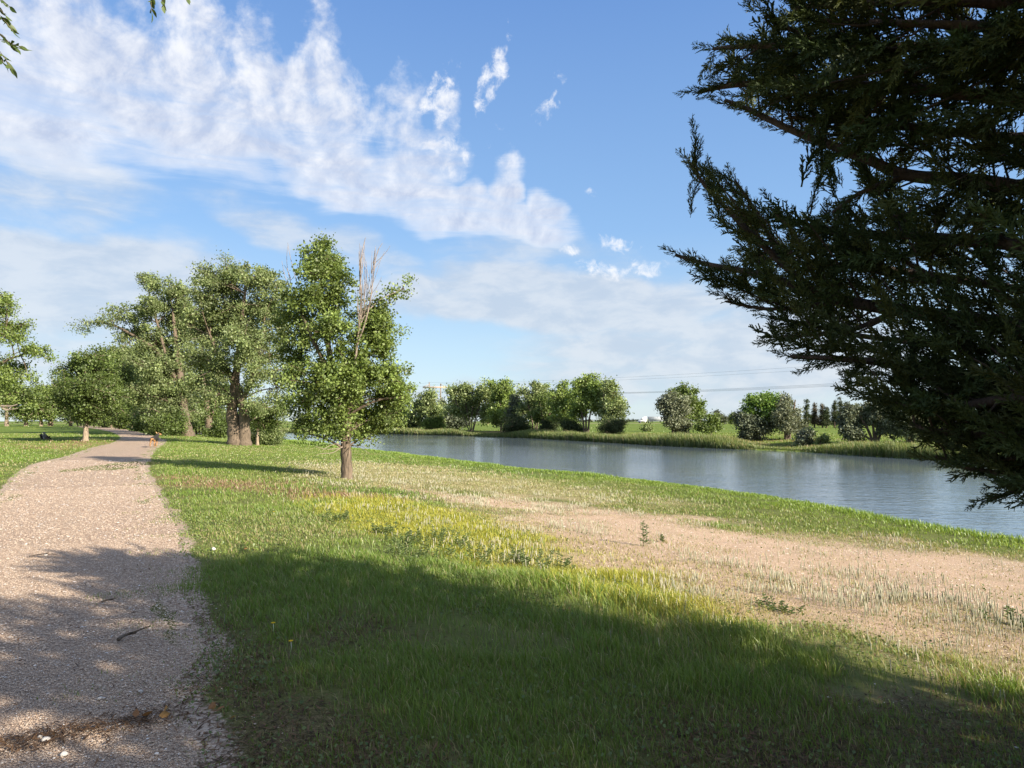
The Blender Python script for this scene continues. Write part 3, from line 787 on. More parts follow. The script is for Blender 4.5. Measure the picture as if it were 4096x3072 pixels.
for lb, X, Y, D, C, h in [('undergrowth thicket beyond the dog on the right of the path', 590, 1726, 112, [(590, 1690, 50, 30), (560, 1700, 40, 22), (620, 1700, 40, 24), (600, 1660, 55, 30)], 40), ('thicket filling the gap behind the leafy tree and the arching cottonwood', 700, 1730, 118, [(700, 1680, 60, 35), (740, 1690, 50, 30), (670, 1690, 40, 30), (720, 1640, 60, 40)], 40),
        ('thicket behind the stout dark cottonwood', 820, 1730, 125, [(820, 1670, 60, 40), (860, 1680, 50, 35), (790, 1660, 50, 40), (840, 1620, 60, 40)], 40), ('thicket at the far end of the path where it bends left', 430, 1711, 175, [(430, 1680, 45, 25), (400, 1670, 40, 28), (465, 1685, 40, 22), (440, 1640, 50, 35)], 30),
        ('thicket beside the bend of the path, left of the undergrowth by the dog', 510, 1718, 140, [(510, 1685, 45, 28), (480, 1680, 40, 26), (535, 1690, 35, 22), (510, 1640, 55, 35)], 36), ('dark thicket on the left of the distant path, behind the small lawn tree', 345, 1698, 205, [(345, 1660, 50, 32), (310, 1660, 45, 30), (380, 1665, 45, 30), (350, 1610, 60, 45)], 36),
        ('low thicket behind the twin-trunked cottonwood', 930, 1735, 130, [(930, 1680, 50, 40), (890, 1690, 40, 35), (970, 1690, 40, 30)], 36)]:
    tk = [([(X + a, Y), (X + a * 1.3, Y - h), (X + a * 1.8, Y - h * 2)], [.16, .12, .05]) for a in (-32, -20, -9, 4, 15, 29)]
    tree('thicket', lb, 'thicket', D, (X, Y), tk, C, .26, 130, 58, .75, GREEN_DARK, bark=M_BARK_DARK, back=2, twig=.05, group='thickets along the path-side trees')
# -- small tree left of the path; shade from its neighbours is put into its leaf colour
D5 = base_depth(342, 1764)
tree('small_tree', 'small dark round-headed tree with a single trunk on the lawn left of the path', 'tree', D5, (342, 1764),
     [([(341, 1765), (344, 1730), (343, 1690, .3), (350, 1640, .9), (345, 1560, 1.3), (340, 1470, 1.3)], [.23, .2, .19, .15, .1, .04]), ([(345, 1670, .6), (310, 1620, 1.0), (280, 1560, 1.2)], [.1, .07, .03]), ([(347, 1660, .8), (380, 1600, 1.2), (400, 1520, 1.3)], [.1, .07, .03])],
     [(335, 1650, 70, 30), (285, 1600, 55, 45), (395, 1610, 70, 55), (340, 1550, 95, 65), (325, 1470, 75, 55), (400, 1510, 70, 65), (262, 1540, 40, 45), (375, 1430, 55, 45), (300, 1430, 35, 28), (250, 1590, 30, 30), (440, 1580, 40, 50), (320, 1670, 45, 20), (345, 1655, 60, 26), (345, 1620, 60, 30), (370, 1670, 45, 20)],
     .120, 420, 70, .42, GREEN_DARK, back=6, twig=.022, bark=M_BARK_PALE)
# -- trees far over the left lawn
lft = [('bushy tree far across the left lawn with two pale leaning trunks', 205, 1692, [([(203, 1693), (210, 1660), (222, 1600), (225, 1560)], [.6, .5, .35, .1]), ([(196, 1692), (204, 1650), (190, 1580)], [.4, .3, .1])], [(210, 1550, 65, 50), (235, 1610, 75, 55), (180, 1600, 60, 55), (215, 1650, 70, 25), (260, 1640, 40, 35)], GREEN_DARK),
       ('dense far tree left of the leaning trunks, its crown nearly to the ground', 165, 1690, [([(165, 1691), (165, 1660), (160, 1590)], [.5, .4, .15])], [(150, 1575, 55, 45), (140, 1630, 65, 45), (175, 1660, 50, 25)], GREEN),
       ('broad far tree with low dark foliage near the left edge', 105, 1690, [([(104, 1691), (106, 1660), (100, 1590)], [.55, .4, .15])], [(95, 1590, 60, 50), (80, 1640, 70, 40), (125, 1665, 40, 20)], GREEN_DARK),
       ('far tree with a straight pale trunk at the left edge', 27, 1690, [([(27, 1691), (27, 1650), (28, 1580)], [.55, .45, .3])], [(20, 1570, 55, 55), (-30, 1560, 60, 60), (60, 1580, 40, 40)], GREEN),
       ('dark-leaved far tree where the gravel path disappears', 285, 1686, [([(283, 1687), (285, 1650), (290, 1600)], [.5, .4, .15])], [(290, 1600, 60, 50), (270, 1640, 45, 40), (310, 1660, 40, 28)], JUNIPER)]
for lb, X, Y, tk, C, cl in lft:
    D = 215 + rng.uniform(-15, 15)
    tree('distant_tree', lb, 'tree', D, (X, Y), tk, C, .42, 110, 60, 1.35, cl, bark=M_BARK_PALE, back=2, twig=.07, group='trees across the far left lawn')
# -- big tree whose crown enters at the left edge
D6 = 56.0
def dead_limb(root, D, mt):
    mb = MB()
    def br(pts, r0, r1):
        pl = smoothline([P(x, y, D + d) for x, y, d in pts], 2); mb.tube(pl, np.linspace(r0, r1, len(pl)), 6)
    br([(-115, 1600, 0), (-60, 1618, -.5), (0, 1624, -1), (45, 1626, -1.2), (68, 1618, -1.3)], .16, .03)
    br([(0, 1624, -1), (25, 1640, -1.1), (50, 1636, -1.2), (70, 1634, -1.2)], .06, .015)
    br([(20, 1625, -1.1), (8, 1634, -1.1), (30, 1642, -1.2), (60, 1636, -1)], .05, .015)
    br([(45, 1626, -1.2), (35, 1640, -1.2), (20, 1641, -1.3)], .04, .012)
    mb.build('dead_branch', M_DEADWOOD, root, root.location, smooth=True, col=False)
tree('large_tree', 'large tree reaching in from the left edge with bare tan branches below its leaves', 'tree', D6, (-140, 1775),
     [([(-140, 1775), (-138, 1690), (-130, 1600), (-120, 1480), (-110, 1330), (-100, 1200)], [.5, .42, .38, .3, .2, .1]), ([(-130, 1590), (-60, 1500), (20, 1440), (120, 1410)], [.2, .15, .1, .04]), ([(-120, 1460), (-50, 1380), (20, 1330)], [.16, .1, .05])],
     [(5, 1180, 45, 25), (25, 1215, 30, 25), (5, 1250, 35, 25), (50, 1305, 60, 35), (20, 1340, 60, 30), (100, 1400, 75, 35), (150, 1410, 45, 28), (180, 1432, 26, 18), (60, 1460, 75, 35), (110, 1500, 38, 22), (30, 1530, 50, 45), (60, 1570, 45, 30),
      (-60, 1230, 80, 70), (-90, 1340, 110, 90), (-90, 1460, 110, 90), (-180, 1300, 110, 110), (-200, 1430, 120, 110), (-20, 1590, 60, 40), (-150, 1180, 90, 80), (0, 1480, 70, 50)],
     .13, 400, 68, .42, GREEN, back=5, twig=.022, extra=dead_limb)
# -- sapling and shrub in front of the twin trunks
D7 = base_depth(1030, 1782)
tree('sapling', 'slim young tree with a thin straight stem right of the twin trunks', 'tree', D7, (1030, 1782),
     [([(1029, 1784), (1030, 1740), (1032, 1690), (1040, 1640)], [.13, .11, .09, .04])], [(1045, 1690, 55, 30), (1010, 1655, 50, 40), (1085, 1680, 55, 38), (1050, 1640, 60, 35), (1110, 1660, 40, 35)], .115, 110, 70, .36, GREEN_DARK, twig=.018, back=2, bark=M_BARK_PALE)
D8 = base_depth(1075, 1782) + 1.5
def shrub(name, label, D, base, C, leaf, clumps, per, cr, cols, group=None, lm=None, stems=6, twig=.015, spread=60, bark=None, cat='shrub', **kw):
    X, Y = base
    tk = []
    for k in range(stems):
        a = (k + .5) / stems * 2 - 1
        tk.append(([(X + a * 6, Y), (X + a * spread * .4, Y - spread * .45), (X + a * spread, Y - spread * (.9 + .3 * rng.random()))], [twig * 3, twig * 2.2, twig]))
    return tree(name, label, cat, D, base, tk, C, leaf, clumps, per, cr, cols, bark=bark or M_BARK_DARK, leafm=lm, group=group, twig=twig, **kw)
shrub('shrub', 'grey-green shrub at the water edge below the slim young tree', D8, (1070, 1782), [(1060, 1750, 60, 30), (1100, 1755, 45, 25), (1010, 1755, 35, 25), (1080, 1720, 60, 30)], .10, 120, 66, .3, GREEN_GREY, spread=35)
shrub('shrub', 'dark bushy undergrowth with many thin stems behind the dog', base_depth(668, 1742), (668, 1742), [(660, 1700, 55, 40), (690, 1715, 50, 28), (640, 1725, 40, 22), (700, 1690, 40, 40)], .16, 130, 60, .5, GREEN_DARK, spread=40)
shrub('shrub', 'low dark shrub on the shore between the stout cottonwood and the twin trunks', base_depth(880, 1752), (878, 1752), [(870, 1725, 45, 28), (900, 1710, 40, 35), (850, 1735, 40, 18)], .15, 90, 60, .45, GREEN_DARK, spread=30)

# ------------------------------------------------------------------ trees on the far bank
FB = 'trees on the far bank'
def far_tree(label, X, Y, C, cols, stems=3, spread=40, leaf=.19, clumps=120, per=58, name='leafy_tree', lm=None, cr=.46, bark=None, group=FB, cat='tree', top=None, **kw):
    D = base_depth(X, Y); cols = tuple(tuple(v * 1.22 for v in c) for c in cols)
    if cat == 'tree' and 'power poles' not in label:
        ex = sorted(C, key=lambda c: c[1])[:4]
        C = C + [(c[0] + rng.uniform(-.9, .9) * c[2], c[1] - c[3] * rng.uniform(.7, 1.15), c[2] * rng.uniform(.25, .45), c[3] * rng.uniform(.3, .5)) for c in ex for _ in (0, 1)]
    else:
        C = C + [(c[0] + rng.uniform(-1.2, 1.2) * c[2], c[1] - c[3] * rng.uniform(.3, .9), c[2] * .4, c[3] * .45) for c in C[:3]]
    h = Y - min(c[1] - c[3] * .3 for c in C)
    tk = []
    for k in range(stems):
        a = 0 if stems == 1 else (k / (stems - 1) * 2 - 1)
        a += rng.uniform(-.15, .15)
        tk.append(([(X + a * 7, Y), (X + a * spread * .35, Y - h * .3), (X + a * spread * .8, Y - h * .62), (X + a * spread * 1.05, Y - h * .92)], [.2 - .02 * stems, .16 - .015 * stems, .10, .04]))
    sc = D / 90.0
    return tree(name, label, cat, D, (X, Y), tk, C, leaf * sc, clumps, per, cr * sc, cols, bark=bark or M_BARK_DARK, leafm=lm, group=group, twig=.03 * sc, **kw)
far_tree('far-bank tree half hidden behind the right side of the lone cottonwood', 1592, 1722, [(1600, 1600, 50, 45), (1570, 1650, 55, 50), (1620, 1650, 40, 45), (1585, 1560, 30, 30), (1540, 1620, 45, 60)], GREEN)
far_tree('far-bank tree standing just in front of the twin power poles', 1714, 1722, [(1712, 1600, 45, 32), (1690, 1640, 55, 40), (1745, 1640, 45, 40), (1675, 1680, 35, 25), (1730, 1680, 45, 25), (1725, 1580, 22, 20), (1655, 1700, 22, 22)], GREEN_GREY, spread=30)
far_tree('broad many-stemmed far-bank tree right of the power poles', 1885, 1724, [(1815, 1580, 28, 40), (1860, 1560, 28, 35), (1880, 1600, 40, 40), (1930, 1570, 38, 38), (1965, 1590, 40, 40), (1830, 1630, 45, 40), (1900, 1640, 50, 30), (1955, 1640, 40, 30), (1940, 1670, 30, 25), (1860, 1555, 16, 25)], GREEN_GREY, stems=5, spread=75, clumps=230)
far_tree('bare greyish bush in front of the many-stemmed tree', 1825, 1718, [(1825, 1650, 50, 45), (1790, 1680, 35, 35), (1850, 1690, 45, 25)], OLIVE_DARK, stems=5, spread=40, clumps=110, per=45, lm=M_OLIVE, cat='shrub', name='shrub')
far_tree('yellow-green upright far-bank tree beside the many-stemmed one', 2010, 1724, [(2015, 1560, 32, 35), (2010, 1610, 42, 45), (2030, 1660, 40, 40), (1985, 1660, 35, 40), (2040, 1580, 25, 25), (1990, 1570, 25, 35)], GREEN, stems=2, spread=15, clumps=170)
far_tree('thin blue-grey tree leaning behind the dark juniper bush', 2062, 1728, [(2060, 1610, 22, 28), (2070, 1640, 25, 30), (2050, 1670, 22, 25)], OLIVE_DARK, stems=2, spread=10, clumps=60, per=50, lm=M_OLIVE)
far_tree('pale airy far-bank tree midway along the far bank', 2140, 1728, [(2125, 1590, 38, 32), (2170, 1585, 25, 35), (2110, 1640, 45, 35), (2160, 1640, 45, 40), (2195, 1610, 22, 30), (2140, 1560, 18, 20)], GREEN_GREY, stems=3, spread=40, clumps=140, per=54)
far_tree('darker leaning tree with a curved pale trunk near the middle of the far bank', 2182, 1730, [(2180, 1620, 30, 35), (2195, 1660, 40, 30), (2165, 1670, 30, 25)], GREEN_DARK, stems=2, spread=25, clumps=90)
far_tree('leafy far-bank tree left of the tallest one', 2262, 1734, [(2250, 1570, 32, 30), (2235, 1620, 40, 40), (2285, 1620, 45, 45), (2265, 1670, 50, 35), (2240, 1660, 25, 25)], GREEN, stems=3, spread=30, clumps=150)
far_tree('tallest far-bank tree, with open branches and a clear dark trunk', 2345, 1738, [(2350, 1535, 38, 28), (2320, 1570, 30, 35), (2380, 1565, 38, 35), (2345, 1610, 55, 40), (2390, 1620, 35, 35), (2320, 1650, 35, 30), (2405, 1580, 22, 25)], GREEN, stems=3, spread=40, clumps=190)
far_tree('tall pale-green tree at the right end of the dense far-bank group', 2432, 1738, [(2440, 1560, 30, 30), (2450, 1600, 45, 35), (2425, 1640, 40, 35), (2465, 1640, 40, 32), (2430, 1690, 30, 28), (2480, 1625, 20, 20)], GREEN_GREY, stems=2, spread=20, clumps=170, per=55)
far_tree('green tree rising out of the back of a silvery olive bush near the truck', 2728, 1742, [(2720, 1575, 32, 26), (2760, 1610, 40, 35), (2790, 1640, 28, 25), (2745, 1650, 40, 40), (2700, 1600, 25, 25)], GREEN_DARK, stems=3, spread=40, clumps=140)
far_tree('silvery olive bush in front of the truck end', 2700, 1744, [(2650, 1630, 22, 28), (2680, 1618, 34, 38), (2712, 1640, 38, 42), (2706, 1690, 38, 30), (2732, 1700, 30, 28), (2684, 1675, 22, 22), (2715, 1735, 28, 18)], OLIVE, stems=6, spread=50, clumps=210, per=52, lm=M_OLIVE, name='olive_tree', group='silvery olive trees on the far bank')
far_tree('sparse sapling with a thin straight trunk on the green field edge', 2843, 1746, [(2850, 1680, 22, 14), (2825, 1712, 28, 10), (2860, 1700, 18, 12), (2800, 1708, 18, 8)], GREEN_DARK, stems=1, spread=3, clumps=36, per=42, group=None, name='sapling')
far_tree('fresh green tree growing through a silvery bush in the right half of the far bank', 3030, 1758, [(3010, 1610, 35, 22), (3050, 1605, 40, 25), (3000, 1650, 40, 25), (3075, 1640, 35, 35), (3040, 1670, 40, 30), (3095, 1615, 25, 22)], ((.07, .13, .02), (.15, .24, .045)), stems=3, spread=40, clumps=150)
far_tree('round silvery bush below the fresh green tree', 3010, 1760, [(2990, 1690, 40, 40), (3030, 1720, 45, 35), (2985, 1730, 32, 28), (3060, 1690, 32, 35)], OLIVE_DARK, stems=5, spread=40, clumps=170, per=56, lm=M_OLIVE, cat='shrub', name='olive_bush', group='silvery olive trees on the far bank')
far_tree('grey-green olive tree with a visible dark trunk, right of the fresh green tree', 3150, 1758, [(3150, 1610, 22, 20), (3140, 1650, 40, 35), (3170, 1680, 40, 35), (3120, 1690, 35, 35), (3185, 1710, 25, 20), (3150, 1710, 40, 20)], OLIVE, stems=3, spread=30, clumps=150, per=50, lm=M_OLIVE, name='olive_tree', group='silvery olive trees on the far bank')
far_tree('small round bush alone at the water edge right of the olive tree', 3222, 1778, [(3220, 1755, 26, 22), (3230, 1735, 18, 14), (3205, 1765, 16, 14)], OLIVE_DARK, stems=4, spread=16, clumps=70, per=56, leaf=.17, cr=.4, cat='shrub', name='shrub', group=None)
far_tree('wide dark silvery olive tree with crooked limbs, partly behind the cedar branches', 3500, 1768, [(3420, 1650, 45, 30), (3480, 1640, 55, 30), (3540, 1660, 50, 35), (3400, 1690, 40, 40), (3420, 1735, 40, 28), (3560, 1710, 40, 30), (3470, 1680, 50, 25), (3390, 1730, 22, 28)], OLIVE_DARK, stems=4, spread=70, clumps=260, per=56, lm=M_OLIVE, name='olive_tree', group='silvery olive trees on the far bank')
far_tree('pale brownish olive bush at the right, seen just under the cedar branches', 3640, 1770, [(3640, 1660, 40, 40), (3660, 1710, 45, 35), (3610, 1720, 40, 30), (3690, 1740, 40, 25)], OLIVE, stems=5, spread=45, clumps=150, per=48, lm=M_OLIVE, name='olive_bush', cat='shrub', group='silvery olive trees on the far bank')
far_tree('tall dark bush on the far shore behind the cedar foliage', 3900, 1790, [(3900, 1700, 50, 40), (3950, 1730, 50, 30), (3860, 1740, 40, 30)], GREEN_DARK, stems=4, spread=40, clumps=110, cat='shrub', name='shrub', group=None)
# junipers in front of the far-bank group
for lb, X, Y, C in [('dark spreading juniper bush below the thin blue-grey tree', 2066, 1736, [(2066, 1700, 45, 25), (2035, 1715, 32, 18), (2095, 1715, 30, 20), (2070, 1680, 30, 15)]),
                    ('dark low juniper at the foot of the tallest far-bank tree', 2290, 1736, [(2285, 1705, 32, 22), (2310, 1720, 30, 15)]),
                    ('dark juniper under the darker leaning tree', 2200, 1732, [(2205, 1705, 26, 18), (2185, 1715, 20, 14)]),
                    ('spreading juniper at the right end of the far-bank group', 2450, 1742, [(2445, 1700, 42, 24), (2475, 1705, 28, 22), (2420, 1715, 30, 18), (2455, 1725, 40, 12)]),
                    ('round green bush under the tree by the power poles', 1730, 1720, [(1730, 1695, 34, 20), (1745, 1705, 30, 14)]),
                    ('small juniper bush left of the tree by the power poles', 1628, 1720, [(1628, 1700, 22, 16), (1640, 1708, 18, 10)])]:
    far_tree(lb, X, Y, C, JUNIPER if 'green' not in lb else GREEN_DARK, stems=4, spread=20, leaf=.17, clumps=110, per=60, cr=.42, name='juniper_bush', cat='shrub', group='low bushes on the far bank', lm=M_NEEDLE, aspect=.3)
for lb, X, Y, w in [('small olive-green tuft of a shrub in the field left of the truck trees', 2588, 1726, 14), ('low grey scrub on the bare bank beside the small round bush', 3290, 1772, 16)]:
    far_tree(lb, X, Y, [(X, Y - 10, w, 10), (X + 8, Y - 16, w * .6, 8)], GREEN_GREY, stems=3, spread=10, leaf=.16, clumps=26, per=50, cr=.35, name='shrub', cat='shrub', group=None)

# -- the cedar windbreak and lone trees far behind the field
WD = 185.0
wind = [3228, 3258, 3290, 3306, 3338, 3360, 3388, 3425, 3470, 3520, 3575, 3630, 3700]
nb = ['first cedar at the left end of the far windbreak', 'brownish cedar second in the far windbreak', 'rusty brown cedar third in the far windbreak', 'slim short cedar in the gap of the far windbreak',
      'dark upright cedar right of the gap in the windbreak', 'tallest cedar of the far windbreak', 'dark cedar just left of the wide olive tree crown', 'windbreak cedar directly behind the left half of the olive crown',
      'windbreak cedar behind the middle of the olive crown', 'windbreak cedar behind the right half of the olive crown', 'windbreak cedar showing between the two right-hand olives', 'windbreak cedar above the pale brownish olive bush', 'last windbreak cedar seen before the dark cedar branches']
hts = [108, 104, 96, 84, 112, 122, 106, 100, 96, 92, 98, 96, 92]
for lb, X, h in zip(nb, wind, hts):
    Y = 1712; wd = rng.uniform(17, 22)
    C = [(X, Y - h * f, wd * (1.15 - f), h * .13) for f in (.22, .38, .54, .70, .84)] + [(X, Y - h * .95, 5, h * .07)]
    bp = 'brown' in lb
    tree('cedar_tree', lb, 'tree', WD + rng.uniform(-4, 4), (X, Y), [([(X, Y), (X, Y - h * .5), (X + rng.uniform(-2, 2), Y - h)], [.2, .13, .03])], C, .30, 75, 40, .42, JUNIPER_BROWN if bp else JUNIPER,
         bark=M_BARK_DARK, leafm=M_NEEDLE, group='cedars of the far windbreak', twig=.05, aspect=.32)
for lb, X, Y, C, D in [('bare-looking small tree far behind the sapling', 2800, 1700, [(2800, 1665, 24, 18), (2815, 1650, 18, 14), (2785, 1670, 16, 12)], 320), ('twiggy brownish tree on the horizon right of the sapling', 2880, 1700, [(2880, 1668, 22, 16), (2868, 1655, 12, 12), (2895, 1680, 18, 12)], 320),
                       ('green round tree on the horizon between the sapling and the fresh green tree', 2928, 1700, [(2928, 1676, 18, 16), (2930, 1660, 10, 10)], 330), ('low dark tree on the horizon beside the sparse sapling', 2960, 1700, [(2958, 1686, 20, 9)], 340),
                       ('distant tree under the crown of the many-stemmed tree', 1950, 1702, [(1950, 1675, 16, 16), (1958, 1665, 10, 10)], 300)]:
    tree('distant_tree', lb, 'tree', D, (X, Y), [([(X, Y), (X, Y - 14), (X + 2, Y - 32)], [.3, .22, .1]), ([(X, Y - 12), (X + 12, Y - 30)], [.2, .08]), ([(X, Y - 12), (X - 10, Y - 28)], [.2, .08])], C, .5, 34, 36, .9,
         OLIVE_DARK if 'b' == lb[0] or 'twiggy' in lb else GREEN_DARK, group='trees on the horizon', twig=.09)

# ------------------------------------------------------------------ a far wood along the horizon (reads as one mass)
def far_wood():
    mb = MB(); n = 5200
    x = rng.uniform(-900, 2600, n); y = 1500 + 260 * np.sin(x * .003) + rng.uniform(-60, 60, n)
    keep = fbm(x * .004 + 3, x * 0 + .5, 4) > .47
    x, y = x[keep], y[keep]; n = len(x)
    h = 2.5 + 6.0 * fbm(x * .02, y * .02, 3) * rng.random(n)
    z = np.maximum(ground(x, y), 0) + h * rng.random(n) ** .7
    leaves(mb, np.stack([x, y, z], -1), 3.2, (.035, .05, .025), (.075, .09, .05), rng.uniform(.8, 1.2, n))
    prop(mb.build('distant_wood', M_LEAF), 'low dark line of distant woodland on the horizon', 'woodland', kind='stuff')
far_wood()
# ------------------------------------------------------------------ the near red cedar
def quads_from_segments(P0, P1, W0, W1):
    """Flat tapered slips along segments, each with a random roll."""
    n = len(P0); d = P1 - P0; d = d / (np.linalg.norm(d, axis=1)[:, None] + 1e-9)
    s = np.cross(d, unit(n)); s /= np.linalg.norm(s, axis=1)[:, None] + 1e-9
    V = np.stack([P0 - s * W0[:, None], P0 + s * W0[:, None], P1 + s * W1[:, None], P1 - s * W1[:, None]], 1)
    return V
def frond_template():
    P0, P1, W0, W1 = [], [], [], []
    def seg(a, b, w0, w1): P0.append(a); P1.append(b); W0.append(w0); W1.append(w1)
    ax = [np.array([0., 0, 0])]; d = np.array([1., 0, 0])
    for k in range(8):
        d = d + rng.normal(size=3) * .07; d /= np.linalg.norm(d); ax.append(ax[-1] + d / 8)
    ax = np.array(ax)
    for k in range(8): seg(ax[k], ax[k + 1], .011 - .0008 * k, .010 - .0008 * k)
    t = .06; g = rng.random() * 6
    while t < 1.0:
        i = min(int(t * 8), 7); p = ax[i] + (ax[i + 1] - ax[i]) * (t * 8 - i); dd = (ax[i + 1] - ax[i]) * 8
        g += 2.4 + rng.normal() * .3
        n = np.cross(dd, [0, 0, 1.0]); n /= np.linalg.norm(n); b = np.cross(dd, n)
        side = n * math.cos(g) + b * math.sin(g) * .75
        an = R(rng.uniform(32, 52)); ln = .30 * (1 - t * .72) * rng.uniform(.55, 1.25)
        sd = dd * math.cos(an) + side * math.sin(an); q = p.copy(); m = max(2, int(ln / .034)); gg = rng.random() * 6
        for k in range(m):
            sd = sd + dd * .10 + rng.normal(size=3) * .05; sd /= np.linalg.norm(sd); q2 = q + sd * ln / m
            seg(q, q2, .0085, .0078 if k < m - 1 else .004)
            gg += 2.6 + rng.normal() * .3
            n2 = np.cross(sd, [.1, .2, 1.0]); n2 /= np.linalg.norm(n2); b2 = np.cross(sd, n2)
            for w in (0, 1):
                s2 = n2 * math.cos(gg + w * 3.0) + b2 * math.sin(gg + w * 3.0)
                a2 = R(rng.uniform(25, 45)); l2 = rng.uniform(.035, .085) * (1.1 - k / m * .4)
                seg(q2, q2 + (sd * math.cos(a2) + s2 * math.sin(a2)) * l2, .0085, .0045)
            q = q2
        t += rng.uniform(.022, .044)
    return np.array(P0), np.array(P1), np.array(W0), np.array(W1)

SIL = [(3150, -400), (3150, 30), (3060, 40), (3030, 150), (2900, 160), (2830, 195), (2840, 250), (2800, 330), (2780, 375), (2900, 400), (3000, 440), (3070, 480), (3130, 540), (3190, 590), (3290, 650), (3290, 715), (3200, 715), (3210, 760), (3280, 800),
       (3260, 860), (3180, 860), (3120, 880), (3080, 840), (3050, 790), (2980, 780), (2940, 700), (2880, 730), (2800, 640), (2785, 555), (2760, 660), (2790, 760), (2830, 850), (2880, 930), (2960, 1000), (2930, 1030), (2860, 1030), (2790, 980), (2830, 1060),
       (2690, 1010), (2740, 1090), (2830, 1120), (2900, 1160), (2860, 1210), (2950, 1240), (3060, 1250), (3050, 1300), (3100, 1370), (3160, 1430), (3240, 1450), (3310, 1410), (3310, 1490), (3400, 1560), (3480, 1610), (3560, 1640), (3640, 1650), (3640, 1720),
       (3720, 1770), (3800, 1800), (3880, 1850), (3860, 1880), (3760, 1835), (3800, 1880), (3880, 1940), (3960, 2000), (4040, 2015), (4100, 1980), (4700, 1980), (4700, -400)]
HOLES = [[(3290, 690), (3420, 740), (3400, 800), (3300, 790)], [(4010, 1350), (4096, 1380), (4096, 1470), (4010, 1440)], [(3460, 1270), (3600, 1290), (3580, 1350), (3480, 1340)], [(3600, 640), (3700, 650), (3690, 720), (3610, 700)],
         [(4040, 1530), (4096, 1520), (4096, 1600), (4050, 1580)], [(3020, 900), (3120, 900), (3100, 950), (3040, 950)], [(3690, 740), (3800, 760), (3790, 830), (3700, 820)], [(3500, 880), (3580, 900), (3560, 960), (3500, 940)]]
SILa = np.array(SIL)
def seen_ok(p):
    """True for points outside the picture or inside the outline of the foliage."""
    X, Y, f = project(np.atleast_2d(p))
    out = (f < .2) | (X > 4120) | (Y < -20) | (X < -100)
    inn = inpoly(X, Y, SILa) & (f > 1.9)
    for h in HOLES: inn &= ~inpoly(X, Y, np.array(h))
    return out | inn

